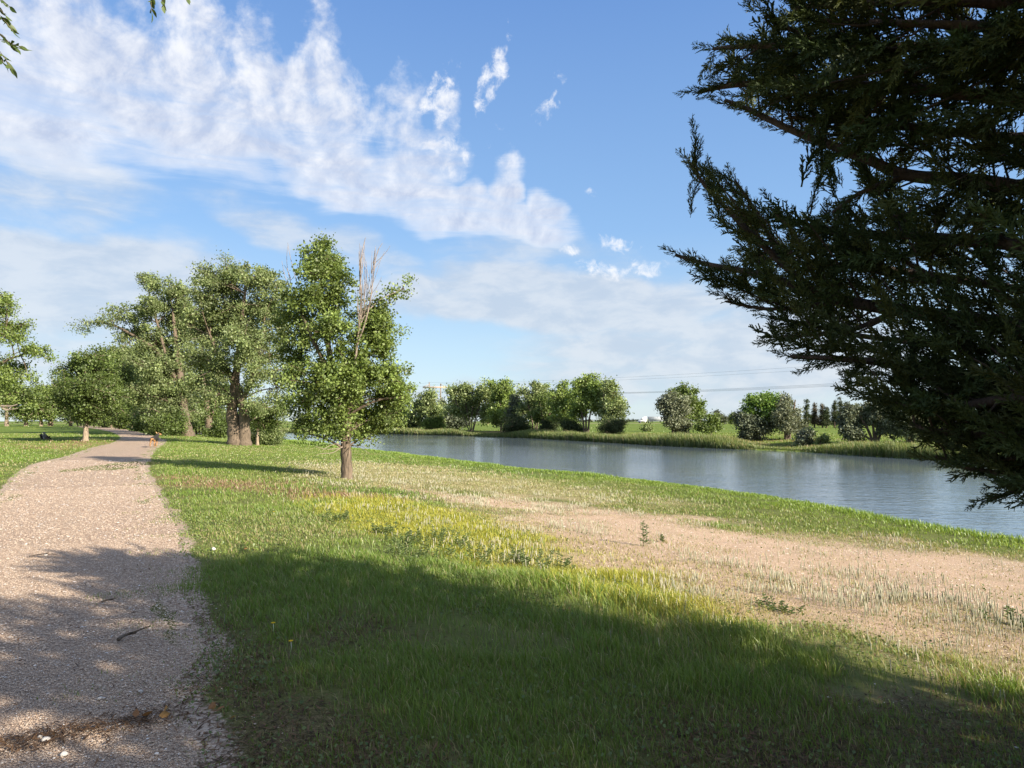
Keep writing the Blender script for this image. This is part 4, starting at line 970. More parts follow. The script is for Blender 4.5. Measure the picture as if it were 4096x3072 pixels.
def build_cedar():
    T = np.array([5.0, 0.3]); tz = float(ground(T[0], T[1]))
    base = np.array([T[0], T[1], tz])
    root = empty('cedar_tree', base, 'huge dark cedar beside the camera whose branches fill the upper right of the picture', 'tree')
    mt = MB()
    top = 5.2
    trunk = smoothline([base - [0, 0, .2], base + [.05, .02, .8], base + [.0, .1, 2.2], base + [.1, 0, 4.5], base + [0, .05, top]], 2)
    mt.tube(trunk, np.linspace(.30, .03, len(trunk)), 12)
    limbs = []
    def limb(pts, r0, r1=.008, n=3):
        r0 *= .72; pl = smoothline(np.asarray(pts, float), n); s = np.linspace(0, 1, len(pl))
        mt.tube(pl, r0 * (1 - s) + r1 * s, 7); limbs.append((pl, 1)); return pl
    def from_trunk(z): return base + np.array([0, 0, z])
    def px(lst): return [P(x, y, d) for x, y, d in lst]
    vis = [  # photo position and depth along each limb seen in the picture
        (2.2, [(4250, 1340, 3.55), (4096, 1310, 3.6), (3900, 1285, 3.7), (3700, 1255, 3.8), (3480, 1225, 3.9), (3300, 1190, 4.0), (3120, 1120, 4.1), (2960, 1080, 4.2), (2830, 1060, 4.3), (2700, 1020, 4.35)], .085),
        (2.3, [(4200, 1000, 3.4), (3885, 960, 3.6), (3600, 940, 3.8), (3400, 930, 3.9), (3250, 900, 4.0)], .06),
        (2.6, [(4200, 780, 3.3), (3885, 717, 3.5), (3614, 710, 3.7), (3445, 622, 3.8), (3200, 540, 3.9), (3000, 440, 4.05), (2900, 400, 4.1)], .07),
        (3.0, [(4200, 420, 3.2), (3900, 380, 3.35), (3600, 350, 3.5), (3300, 340, 3.65), (3000, 330, 3.8), (2860, 350, 3.9), (2790, 372, 3.95)], .06),
        (3.2, [(4200, 200, 3.1), (3950, 180, 3.2), (3600, 190, 3.3), (3300, 190, 3.45), (3050, 180, 3.6), (2850, 195, 3.7)], .055),
        (3.5, [(4200, 30, 3.0), (3850, 0, 3.1), (3500, 10, 3.2), (3250, 20, 3.3), (3170, 40, 3.35)], .05),
        (2.0, [(4200, 1560, 3.4), (3950, 1520, 3.5), (3700, 1470, 3.6), (3450, 1440, 3.7), (3250, 1430, 3.8), (3160, 1425, 3.85)], .055),
        (1.6, [(4200, 1580, 3.0), (3980, 1600, 3.1), (3780, 1640, 3.2), (3600, 1620, 3.3), (3450, 1590, 3.4)], .045),
        (1.5, [(4250, 1750, 3.1), (4050, 1740, 3.2), (3880, 1740, 3.25), (3700, 1720, 3.3), (3640, 1690, 3.35)], .04),
        (1.4, [(4250, 1880, 3.2), (4080, 1900, 3.3), (3960, 1890, 3.4), (3860, 1870, 3.45), (3740, 1825, 3.5)], .03),
        (1.3, [(4250, 1900, 3.0), (4120, 1940, 3.1), (4020, 1980, 3.15), (3960, 1995, 3.2)], .02),
        (1.7, [(4250, 1650, 3.3), (4050, 1660, 3.35), (3850, 1680, 3.4), (3720, 1740, 3.45)], .035),
        (1.45, [(4250, 1820, 3.2), (4100, 1830, 3.25), (3980, 1835, 3.3), (3890, 1850, 3.35)], .03),
        (2.5, [(4200, 1180, 4.2), (3900, 1130, 4.4), (3600, 1080, 4.6), (3350, 1060, 4.7), (3150, 1050, 4.8), (2980, 1010, 4.9)], .05),
        (2.9, [(4200, 560, 3.6), (3900, 540, 3.65), (3600, 500, 3.75), (3350, 480, 3.85), (3150, 470, 3.9)], .05),
        (1.9, [(4200, 1420, 4.4), (3900, 1400, 4.5), (3650, 1370, 4.6), (3400, 1340, 4.7), (3200, 1290, 4.8), (3080, 1270, 4.85)], .045),
        (3.3, [(4200, 120, 3.0), (3850, 100, 3.1), (3500, 90, 3.2), (3250, 80, 3.3)], .045)]
    for z, pts, r0 in vis:
        limb([from_trunk(z)] + px(pts), r0)
    # boughs that leave the seen limbs and turn upward at their ends
    limb(px([(3250, 1160, 4.0), (3120, 1050, 4.05), (3000, 930, 4.1), (2890, 820, 4.15), (2800, 720, 4.15), (2762, 650, 4.15)]), .035, .006)
    limb(px([(2800, 720, 4.15), (2778, 640, 4.15), (2785, 545, 4.1)]), .008, .004)
    limb(px([(3120, 1050, 4.05), (3080, 950, 4.1), (3030, 850, 4.1), (2940, 720, 4.1)]), .02, .005)
    limb(px([(3300, 1190, 4.0), (3230, 1050, 3.9), (3180, 930, 3.9), (3080, 830, 3.9)]), .025, .005)
    limb(px([(3400, 1200, 3.95), (3200, 1230, 4.0), (3050, 1240, 4.1), (2900, 1205, 4.15)]), .025, .005)
    limb(px([(3600, 1235, 3.85), (3400, 1330, 3.8), (3250, 1340, 3.8), (3090, 1350, 3.9)]), .025, .005)
    limb(px([(3614, 710, 3.7), (3450, 760, 3.7), (3330, 850, 3.8)]), .025, .006)
    limb(px([(3300, 190, 3.45), (3150, 110, 3.5), (3060, 60, 3.5)]), .02, .005)
    limb(px([(3900, 1285, 3.7), (3800, 1150, 3.6), (3650, 1060, 3.6), (3520, 1000, 3.6)]), .03, .006)
    nvis = len(limbs)
    # the rest of the tree: whorls of limbs all round, carried above and behind the picture
    for k in range(70):
        z = .7 + (top - 1.2) * ((k + .5) / 70) ** 1.15
        ln = (2.95 * (1 - (z / top) ** 1.6) + .55) * rng.uniform(.75, 1.05)
        if z < 1.6: ln *= .75
        a = k * 2.4 + rng.uniform(-.3, .3)
        d = np.array([math.cos(a), math.sin(a), 0])
        p0 = from_trunk(z); pts = [p0, p0 + d * ln * .4 + [0, 0, .12 * ln], p0 + d * ln * .75 + [0, 0, .12 * ln], p0 + d * ln + [0, 0, .22 * ln]]
        pl = smoothline(pts, 2)
        ok = seen_ok(pl)
        if not ok.all():
            m = int(np.argmax(~ok)); pl = pl[:m]
            if m < 4: continue
        s = np.linspace(0, 1, len(pl)); mt.tube(pl, .055 * (1 - s) + .012, 6); limbs.append((pl, 0))
    # fronds along side twigs
    tmpl = [frond_template() for _ in range(7)]
    FV, FC = [], []
    ncount = 0
    def frond(p, d, L):
        nonlocal ncount
        P0, P1, W0, W1 = tmpl[rng.integers(len(tmpl))]
        d = d / np.linalg.norm(d); s = np.cross(d, unit(1)[0]); s /= np.linalg.norm(s); u = np.cross(d, s)
        M = np.stack([d, s, u]) * L
        V = quads_from_segments(P0 @ M + p, P1 @ M + p, W0 * L * 1.12, W1 * L * 1.12)
        tone = rng.uniform(.55, 1.25); y = rng.random() ** 2
        c = (np.array([.045, .070, .024]) * (1 - y) + np.array([.085, .095, .028]) * y) * tone
        FV.append(V.reshape(-1, 3)); FC.append(np.repeat((c * rng.uniform(.75, 1.25, len(P0))[:, None]), 4, 0)); ncount += 1
    for (pl, v) in limbs:
        lens = np.linalg.norm(np.diff(pl, axis=0), axis=1); S = np.concatenate([[0], np.cumsum(lens)])
        step = .062 if v else .13
        s = .25 if v else .6
        while s < S[-1]:
            p = np.array([np.interp(s, S, pl[:, k]) for k in range(3)])
            i = min(np.searchsorted(S, s), len(pl) - 1); d = pl[i] - pl[i - 1]; d /= np.linalg.norm(d) + 1e-9
            rest = (S[-1] - s)
            sd = np.cross(d, unit(1)[0]); sd /= np.linalg.norm(sd)
            bd = d * rng.uniform(.45, 1.0) + sd * rng.uniform(.5, 1.1) + np.array([0, 0, .22])
            bd /= np.linalg.norm(bd)
            bl = min(rng.uniform(.15, .75), .12 + rest * .6)
            q = p + bd * bl + [0, 0, .05 * bl]
            X_, Y_, f_ = project(q[None]); shown = (f_[0] > .3) and (0 < X_[0] < 4096) and (0 < Y_[0] < 3072)
            gap = .5 * vnoise(q[0] * 2.6 + q[1] * 1.3 + 40, q[2] * 3.1 + 40) + .5 * vnoise(q[0] * 5.5 + 7, q[2] * 6.0 + q[1] * 2 + 9)
            if shown and ((v and rest > .55 and gap < .43) or (not v and rng.random() < .65)):
                s += step; continue
            if seen_ok(np.array([p * .4 + q * .6, q])).all() or rest < .3:
                n0 = ncount
                k = max(1, int(bl / .13)) + 1
                for j in range(k):
                    t = (j + 1) / k; b = p + (q - p) * t
                    fd = bd + unit(1)[0] * (.75 if j < k - 1 else .25) + np.array([0, 0, .12])
                    L = rng.uniform(.24, .46) * (1 if v else 1.35)
                    fdn = fd / np.linalg.norm(fd)
                    if seen_ok(np.array([b + fdn * L * .55, b + fdn * L * .92])).all(): frond(b, fd, L)
                    elif seen_ok(np.array([b + fdn * L * .5])).all(): frond(b, fd, L * .5)
                if ncount > n0 + 1 and bl > .12:
                    mt.tube([p, p * .5 + q * .5 + sd * .03, q], [.007, .005, .003], 4, cap=False)
            s += step * rng.uniform(.6, 1.4)
        # the growing tip
        d = pl[-1] - pl[-3]; d /= np.linalg.norm(d)
        for k in range(4):
            b = pl[-1] - d * (.17 + .10 * k); frond(b, d + unit(1)[0] * .22 * min(k, 2), .27 - .02 * k)
    print('cedar fronds', ncount)
    mt.build('trunk', bark_material('shredding cedar bark', (.03, .02, .015), (.10, .068, .05), 22, 2.5), root, base, smooth=True, col=False)
    V = np.concatenate(FV) - base; C = np.concatenate(FC)
    me = mesh('crown', V, [np.arange(len(V)).reshape(-1, 4)], C)
    link('crown', me, M_NEEDLE, root)
build_cedar()

# ------------------------------------------------------------------ ash tree whose twigs hang in at the top left corner
def build_ash():
    base = np.array([-5.6, -1.2, 0.0]); root = empty('ash_tree', base, 'ash tree at the camera side whose leafy twigs hang into the top left corner', 'tree')
    mt, ml = MB(), MB()
    tr = smoothline([base - [0, 0, .2], base + [0, .1, 1.5], base + [.2, .2, 3.2], base + [.3, .6, 5.5]], 2)
    mt.tube(tr, np.linspace(.22, .05, len(tr)), 10)
    def leaflet(b, d, L):
        d = d / np.linalg.norm(d); n = np.cross(d, unit(1)[0]); n /= np.linalg.norm(n); s = np.cross(d, n)
        ts = np.array([0, .3, .6, .85, 1.0]); ws = np.array([.02, .2, .21, .1, 0]) * L
        V = []; 
        for t, w in zip(ts, ws): V += [b + d * t * L + s * w + n * w * .25 - n * t * t * .1 * L, b + d * t * L - n * t * t * .1 * L, b + d * t * L - s * w + n * w * .25 - n * t * t * .1 * L]
        F = []
        for k in range(4): F += [[3 * k, 3 * k + 1, 3 * k + 4, 3 * k + 3], [3 * k + 1, 3 * k + 2, 3 * k + 5, 3 * k + 4]]
        c = np.array([.05, .085, .02]) * (1 - (k_ := rng.random())) + np.array([.10, .14, .035]) * k_
        ml.add(np.array(V), [np.array(F)], np.tile(c, (15, 1)))
    def leaf(b, d, L):
        d = d / np.linalg.norm(d); e = b + d * L + [0, 0, -.25 * L]
        mt.tube([b, (b + e) / 2 + [0, 0, .03 * L], e], [.0016, .0014, .001], 4, cap=False)
        sd = np.cross(d, [0, 0, 1.0]); sd /= np.linalg.norm(sd)
        for t in (.4, .65, .88):
            q = b + (e - b) * t
            for s in (-1, 1): leaflet(q, d * .55 + sd * s * .8 + unit(1)[0] * .25 + np.array([0, 0, -.25]), L * .36 * rng.uniform(.8, 1.15))
        leaflet(e, d + np.array([0, 0, -.35]), L * .42)
    def twig(pts, r0, n, ll, spread=1.0, drop=.3):
        pl = smoothline(pts, 2); mt.tube(pl, np.linspace(r0, .002, len(pl)), 5)
        for k in range(n):
            i = int((.45 + .55 * (k + 1) / n) * (len(pl) - 1)); d = pl[i] - pl[i - 1]; d /= np.linalg.norm(d)
            leaf(pl[i], d + unit(1)[0] * spread + np.array([0, 0, -drop]), ll * rng.uniform(.8, 1.1))
    D = 3.0
    j = P(-420, -500, 2.2)
    limb = smoothline([base + [.2, .2, 3.2], base + [1.2, 1.5, 3.9], j], 2); mt.tube(limb, np.linspace(.08, .03, len(limb)), 8)
    limb2 = smoothline([j, P(0, -420, 2.7), P(400, -230, 3.0), P(700, -160, 3.1)], 2); mt.tube(limb2, np.linspace(.03, .008, len(limb2)), 6)
    twig([j, P(-260, -330, 2.8), P(-120, -120, 2.95), P(-70, 20, 3.0)], .010, 3, .11, .6)
    leaf(P(-30, 30, 3.0), ray(70, 110) - ray(-30, 30), .12); leaf(P(-30, 150, 3.0), ray(90, 160) - ray(-30, 150), .13); leaf(P(-25, 175, 3.0), ray(60, 260) - ray(-25, 175), .12); leaf(P(-40, -40, 3.0), ray(50, -10) - ray(-40, -60), .10)
    leaf(P(-50, -10, 3.0), ray(60, 40) - ray(-60, -40), .10); leaf(P(-50, 95, 3.0), ray(90, 165) - ray(-60, 80), .13); leaf(P(-60, 150, 3.0), ray(50, 230) - ray(-60, 120), .12)
    twig([P(400, -260, 3.0), P(520, -170, 3.0), P(575, -110, 3.0)], .004, 2, .10, .3)
    leaf(P(596, -85, 3.0), ray(612, 60) - ray(596, -85), .12); leaf(P(640, -90, 3.0), ray(660, 40) - ray(640, -90), .10)
    twig([P(560, -230, 3.05), P(690, -160, 3.0), P(715, -100, 3.0)], .004, 1, .09, .2)
    # crown above and behind the camera
    lob = [(base + np.array(c), (1.5, 1.5, 1.0)) for c in [(0, -.5, 5.0), (-1.4, .2, 4.6), (.2, -1.9, 4.8), (.3, .3, 6.0), (-1.2, -1.6, 5.2)]]
    grow(mt, ml, lob, [tr[-6:]], [[.06, .03]], .07, 90, 60, .3, GREEN, twig=.01)
    mt.build('trunk', M_BARK, root, base, smooth=True, col=False); ml.build('leaves', M_LEAF, root, base)
build_ash()
# ------------------------------------------------------------------ grass and other ground cover
M_GRASS = leaf_material('grass blades', .38, .03, .45)
M_STRAW = leaf_material('dry stalks', .2, .02, .6)
def blades(mb, pos, h, w, col, bend, wind=(-.35, .1), tip=1.15, root=.62):
    n = len(pos)
    a = rng.uniform(0, 2 * math.pi, n)
    s = np.stack([np.cos(a), np.sin(a), np.zeros(n)], -1)
    b = rng.uniform(0, 2 * math.pi, n)
    ln = np.stack([np.cos(b) + wind[0], np.sin(b) + wind[1], np.zeros(n)], -1) * (bend * h)[:, None]
    up = np.zeros((n, 3)); up[:, 2] = h
    p1 = pos + up * .55 + ln * .35; p2 = pos + up * (1 - .3 * np.clip(bend, 0, 1))[:, None] + ln
    ww = w[:, None] * s
    V = np.stack([pos - ww * .5, pos + ww * .5, p1 + ww * .42, p1 - ww * .42, p2], 1)
    i = np.arange(n)[:, None] * 5
    q = i + np.array([[0, 1, 2, 3]]); t = i + np.array([[3, 2, 4]])
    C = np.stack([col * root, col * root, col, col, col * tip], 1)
    mb.add(V.reshape(-1, 3), [q, t], C.reshape(-1, 3))
def wedge(n, d0, d1, a0=-41, a1=41):
    d = np.sqrt(rng.uniform(d0 * d0, d1 * d1, n)); a = np.radians(rng.uniform(a0, a1, n))
    return d * np.sin(a), d * np.cos(a), d
def pick(A, B, k): return np.asarray(A) * (1 - k[:, None]) + np.asarray(B) * k[:, None]

def build_grass():
    mb = MB()
    bands = [(2.2, 5, 4200, .0040), (5, 9, 2700, .0052), (9, 16, 950, .0085), (16, 30, 270, .016), (30, 60, 62, .034), (60, 115, 14, .07)]
    for d0, d1, dens, w0 in bands:
        area = R(82) * (d1 ** 2 - d0 ** 2) / 2
        x, y, d = wedge(int(area * dens), d0, d1)
        ip = inpoly(x, y, PATH); dp = np.minimum(dpoly(x, y, PR), dpoly(x, y, PL))
        edge = np.where(ip, -dp, dp)
        wat = inpoly(x, y, POND)
        zn = zones(x, y)
        lump = fbm(x * 1.6, y * 1.6, 3); big = fbm(x * .28 + 9, y * .28, 3)
        bald = smooth01((fbm(x * .75 + 40, y * .75 + 7, 3) - .60) * 9)
        pr = np.ones(len(x))
        pr *= np.where(edge < 0, np.clip(.42 + edge * .9 + (lump - .5) * 1.6, 0, .7), np.clip(.45 + edge * 1.2 + (lump - .45) * 1.5, 0, 1))
        pr *= 1 - .62 * zn['sand']; pr *= 1 - .80 * zn['bare']; pr *= 1 - np.clip(.95 * zn['lit'] * (1.45 - lump), 0, .36); pr *= 1 - .8 * bald * (1 - zn['yel'])
        pr *= ~wat
        k = rng.random(len(x)) < pr
        x, y, d, lump, big, edge = x[k], y[k], d[k], lump[k], big[k], edge[k]
        for q in zn: zn[q] = zn[q][k]
        n = len(x); z = ground(x, y)
        far = dpoly(x, y, FAR) < dpoly(x, y, NEAR)
        sh = dpoly(x, y, NEAR)
        u = rng.random(n); u2 = rng.random(n)
        h = (.030 + .085 * lump ** 1.5 + .045 * smooth01((big - .45) * 6)) * rng.uniform(.6, 1.35, n)
        h *= 1 - .45 * zn['lit']; h *= np.clip(.45 + edge * .9, .35, 1)
        h = np.where(zn['sand'] > .5, h * .55, h); h *= 1 + .05 * zn['yel']; h *= .50 + .66 * fbm(x * 3.1 + 11, y * 3.1, 2)
        # right foreground: taller arching grass on the rim of the slope
        rim = np.exp(-(dpoly(x, y, RIM) / .45) ** 2)
        h *= 1 + 1.1 * rim * lump
        w = w0 * rng.uniform(.7, 1.3, n)
        col = pick((.142, .220, .033), (.255, .315, .072), u)
        col = col * (1 - .45 * smooth01((big - .5) * 5)[:, None]) + np.array([.122, .232, .027]) * .45 * smooth01((big - .5) * 5)[:, None]
        straw = rng.random(n) < (.10 + .30 * smooth01((.52 - big) * 5) + .25 * zn['dry'])
        col[straw] = pick((.30, .25, .11), (.46, .40, .22), u2)[straw]
        ky = rng.random(n) < zn['yel'] * .85; col[ky] = pick((.29, .31, .032), (.47, .44, .07), u)[ky]
        ks = rng.random(n) < zn['sand'] * .8; col[ks] = pick((.28, .26, .08), (.45, .38, .2), u)[ks]
        kr = rng.random(n) < zn['rust'] * .38; col[kr] = pick((.24, .15, .09), (.38, .25, .16), u)[kr]; h[kr] *= 1.35
        kd = rng.random(n) < zn['dry'] * .6; col[kd] = pick((.30, .29, .13), (.48, .43, .25), u)[kd]
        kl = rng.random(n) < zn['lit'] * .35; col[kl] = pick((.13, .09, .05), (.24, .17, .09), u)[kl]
        rimb = (sh < 1.6) & ~far; col[rimb] = pick((.16, .26, .03), (.26, .34, .06), u)[rimb]
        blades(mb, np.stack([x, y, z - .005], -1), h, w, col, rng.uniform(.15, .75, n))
    o = mb.build('grass', M_GRASS)
    prop(o, 'green and yellow grass covering the slope and the lawn beside the path', 'grass', kind='stuff')
RIM = gpoly([(2050, 2330), (2500, 2440), (3000, 2560), (3500, 2680), (3900, 2790), (4300, 2900)])
build_grass()

def build_clover():
    mb = MB()
    x, y, d = wedge(150000, 2.3, 15)
    zn = zones(x, y); p = fbm(x * .9 + 61, y * .9 + 3, 3)
    pr = smooth01((p - .47) * 7) * np.clip(1 - zn['sand'] * .96, 0, 1) * ~inpoly(x, y, PATH) * np.where(d > 8, .35, 1) * .55 + zn['lit'] * .10 * ~inpoly(x, y, PATH)
    k = rng.random(len(x)) < pr; x, y, d = x[k], y[k], d[k]; n = len(x)
    c = np.stack([x, y, ground(x, y) + rng.uniform(.008, .05, n)], -1)
    leaves(mb, c, .0085 + .0006 * d, (.085, .135, .035), (.17, .22, .07), rng.uniform(.8, 1.2, n), .85, 1.1)
    prop(mb.build('ground_cover', M_GRASS), 'low broad-leaved clover and creeping weeds in the turf', 'ground cover', kind='stuff')
build_clover()

def build_spikes():
    mb = MB(); P_, H, Wd, C = [], [], [], []
    for d0, d1, dens, w0 in [(3, 8, 520, .008), (8, 14, 420, .012), (14, 25, 170, .016), (25, 45, 45, .024)]:
        area = R(82) * (d1 ** 2 - d0 ** 2) / 2
        x, y, d = wedge(int(area * dens), d0, d1)
        zn = zones(x, y)
        cl = fbm(x * .8 + 3, y * .8 + 5, 3); c2 = fbm(x * 2.5, y * 2.5, 2)
        pr = np.clip((zn['sand'] * .75 + zn['dry'] * .42 + zn['yel'] * .12 + .001) * smooth01((cl - .40) * 6) * smooth01((c2 - .35) * 5) * (1 - .93 * zn['bare']), 0, 1)
        pr *= ~inpoly(x, y, PATH) & ~inpoly(x, y, POND) & (dpoly(x, y, NEAR) > 1.5)
        k = rng.random(len(x)) < pr; x, y = x[k], y[k]; n = len(x)
        P_.append(np.stack([x, y, ground(x, y)], -1)); H.append(rng.uniform(.05, .15, n) ); Wd.append(w0 * rng.uniform(.8, 1.2, n))
        C.append(pick((.27, .28, .19), (.50, .46, .35), rng.random(n)))
    p = np.concatenate(P_); h = np.concatenate(H); w = np.concatenate(Wd); c = np.concatenate(C); n = len(p)
    # three sided spikes: thin stalk, thicker pale head
    tilt = rng.normal(size=(n, 2)) * .10
    V = []; Cc = []
    for f, r, t in [(0, .35, .6), (.35, .35, .75), (.42, 1.0, 1.0), (.9, .8, 1.05), (1.0, .1, 1.0)]:
        for a in (0, 2.09, 4.19):
            q = p.copy(); q[:, 0] += tilt[:, 0] * h * f + np.cos(a) * w * r * .5; q[:, 1] += tilt[:, 1] * h * f + np.sin(a) * w * r * .5; q[:, 2] += h * f
            V.append(q); Cc.append(c * t * (np.array([.75, .95, .6]) if f < .4 else 1))
    V = np.stack(V, 1).reshape(-1, 3); Cc = np.stack(Cc, 1).reshape(-1, 3)
    i = np.arange(n)[:, None] * 15; F = []
    for r in range(4):
        for a in range(3): F.append(i + np.array([[r * 3 + a, r * 3 + (a + 1) % 3, r * 3 + 3 + (a + 1) % 3, r * 3 + 3 + a]]))
    mb.add(V, [np.concatenate(F)], Cc)
    prop(mb.build('dry_stalks', M_STRAW), 'pale upright seed spikes standing over the sandy strip', 'ground cover', kind='stuff')
build_spikes()

def build_reeds():
    mb = MB()
    L = resample_even(FAR, .25)
    seg = np.gradient(L, axis=0); nrm = np.stack([-seg[:, 1], seg[:, 0]], -1); nrm /= np.linalg.norm(nrm, axis=1)[:, None]
    # landward side
    t = L + nrm * .5
    sgn = np.where(inpoly(t[:, 0], t[:, 1], POND), -1, 1)[:, None]; nrm = nrm * sgn
    s = np.arange(len(L)) * .25
    vis = (np.abs(L[:, 0]) < L[:, 1] * .80 + 6)
    idx = np.where(vis)[0]
    d = np.linalg.norm(L[idx], axis=1)
    pw = 1 / np.clip(d, 30, 200) ** .7
    n = 105000
    k = rng.choice(idx, n, p=pw / pw.sum())
    off = rng.random(n) ** 1.2 * (2.6 + 2.0 * fbm(s[k] * .06, s[k] * 0 + 2.5, 3)) - .25
    q = L[k] + nrm[k] * off[:, None] + rng.normal(size=(n, 2)) * .12
    tall = fbm(s[k] * .11 + 20, s[k] * 0 + 8.1, 3); tall2 = fbm(s[k] * .5, off * .5, 2)
    X, Y, f = project(np.stack([q[:, 0], q[:, 1], np.full(n, W + .3)], -1))
    bump = np.exp(-((X - 1790) / 70) ** 2) * .9 + np.exp(-((X - 2260) / 90) ** 2) * .75 + np.exp(-((X - 3480) / 190) ** 2) * .35 + np.exp(-((X - 2850) / 120) ** 2) * .25
    low = np.exp(-((X - 3080) / 170) ** 2) * .6 + np.exp(-((X - 2500) / 60) ** 2) * .25
    h = np.clip(.35 + 1.0 * (tall - .25) + bump * .55 - low * .6, .12, 1.9) * rng.uniform(.65, 1.15, n) * (1 - .35 * smooth01((off - 1.8) / 2.5))
    h *= (.8 + .4 * tall2) * 1.25
    z = ground(q[:, 0], q[:, 1])
    dd = np.linalg.norm(q, axis=1)
    w = np.clip(.00065 * dd, .02, .09) * rng.uniform(.6, 1.2, n)
    u = rng.random(n)
    col = pick((.085, .135, .035), (.20, .24, .075), u)
    gold = rng.random(n) < .10 + .3 * smooth01((off - 1.2) / 2); col[gold] = pick((.28, .24, .11), (.44, .36, .2), u)[gold]
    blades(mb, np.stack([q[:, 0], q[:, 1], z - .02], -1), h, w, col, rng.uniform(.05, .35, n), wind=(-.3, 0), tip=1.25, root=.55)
    prop(mb.build('reeds', M_GRASS), 'tall green and straw-coloured reeds lining the far shore', 'reeds', kind='stuff')
    # taller grass along the near waterline
    mb = MB(); L = resample_even(NEAR, .1); n = 30000
    idx = np.where(np.abs(L[:, 0]) < L[:, 1] * .80 + 1)[0]; d = np.linalg.norm(L[idx], axis=1); pw = 1 / d
    k = rng.choice(idx, n, p=pw / pw.sum()); q = L[k] + rng.normal(size=(n, 2)) * .35
    s = k * .1; tall = fbm(s * .35, s * 0 + 4, 3)
    wat = inpoly(q[:, 0], q[:, 1], POND) & (dpoly(q[:, 0], q[:, 1], NEAR) > .12)
    q, tall = q[~wat], tall[~wat]; n = len(q)
    dd = np.linalg.norm(q, axis=1)
    X, Y, f = project(np.stack([q[:, 0], q[:, 1], np.full(n, W)], -1))
    h = (.07 + .22 * np.clip(tall - .35, 0, 1) + .35 * np.exp(-((X - 1240) / 110) ** 2)) * rng.uniform(.6, 1.2, n)
    u = rng.random(n); col = pick((.15, .26, .03), (.27, .36, .07), u)
    blades(mb, np.stack([q[:, 0], q[:, 1], ground(q[:, 0], q[:, 1]) - .01], -1), h, np.clip(.0007 * dd, .008, .04), col, rng.uniform(.1, .5, n))
    prop(mb.build('shore_grass', M_GRASS), 'bright green grass fringe along the near waterline', 'grass', kind='stuff')
    # rough tufts over the bank and the field behind
    mb = MB(); n = 42000
    a = np.radians(rng.uniform(-38, 40, n)); r = np.exp(rng.uniform(math.log(45), math.log(300), n))
    x, y = r * np.sin(a), r * np.cos(a)
    df = dpoly(x, y, FAR); far = (df < dpoly(x, y, NEAR)) & ~inpoly(x, y, POND)
    rough = fbm(x * .07, y * .25, 3)
    keep = far & (rng.random(n) < np.clip(1.1 - df / 14, .10, 1) * smooth01((rough - .3) * 5))
    x, y, df = x[keep], y[keep], df[keep]; n = len(x); r = np.hypot(x, y)
    u = rng.random(n); col = pick((.13, .20, .03), (.24, .29, .07), u); g = rng.random(n) < .5 * smooth01(1 - df / 12); col[g] = pick((.28, .23, .12), (.42, .35, .2), u)[g]
    blades(mb, np.stack([x, y, ground(x, y) - .02], -1), rng.uniform(.10, .32, n), .0012 * r, col, rng.uniform(.1, .5, n))
    prop(mb.build('field_grass', M_GRASS), 'rough tufts of grass on the far bank and field', 'grass', kind='stuff')
def resample_even(line, step):
    s = np.concatenate([[0], np.cumsum(np.linalg.norm(np.diff(line, axis=0), axis=1))]); u = np.arange(0, s[-1], step)
    return np.stack([np.interp(u, s, line[:, k]) for k in range(2)], -1)
build_reeds()

def build_litter():
    """Shed cedar scales, bits of bark and dead leaves under the cedar and along the path edge."""
    mb = MB()
    x, y, d = wedge(150000, 2.2, 9)
    zn = zones(x, y); ip = inpoly(x, y, PATH)
    A, B = on_ground(-60, 3010)[:2], on_ground(700, 2860)[:2]
    row = np.exp(-(dpoly(x, y, [A, (A + B) / 2 + [.0, -.05], B]) / .10) ** 2)
    pr = np.where(ip, row * .10 + .015, zn['lit'] * 1.2 * fbm(x * 2, y * 2, 3) + .02)
    k = rng.random(len(x)) < pr; x, y = x[k], y[k]
    xr = rng.random(800); pts = A + (B - A) * xr[:, None] + rng.normal(size=(800, 2)) * np.array([.10, .07])
    x = np.concatenate([x, pts[:, 0]]); y = np.concatenate([y, pts[:, 1]]); n = len(x)
    c = np.stack([x, y, np.maximum(ground(x, y), 0) * 0 + ground(x, y) + .014 * rng.random(n) + .004], -1)
    c[:, 2] += np.where(inpoly(x, y, PATH), .014, 0)
    a = rng.uniform(0, 6.28, n); L = rng.uniform(.008, .035, n); wd = rng.uniform(.002, .006, n)
    t = np.stack([np.cos(a), np.sin(a), rng.normal(size=n) * .25], -1); s = np.stack([-np.sin(a), np.cos(a), rng.normal(size=n) * .3], -1)
    V = np.stack([c - t * L[:, None], c + s * wd[:, None], c + t * L[:, None], c - s * wd[:, None]], 1)
    col = pick((.05, .03, .018), (.20, .115, .06), rng.random(n) ** 1.3)
    mb.add(V.reshape(-1, 3), [np.arange(n * 4).reshape(-1, 4)], np.repeat(col, 4, 0))
    prop(mb.build('leaf_litter', M_STRAW), 'brown shed cedar bits and dead leaves on the shaded ground', 'leaf litter', kind='stuff')
build_litter()

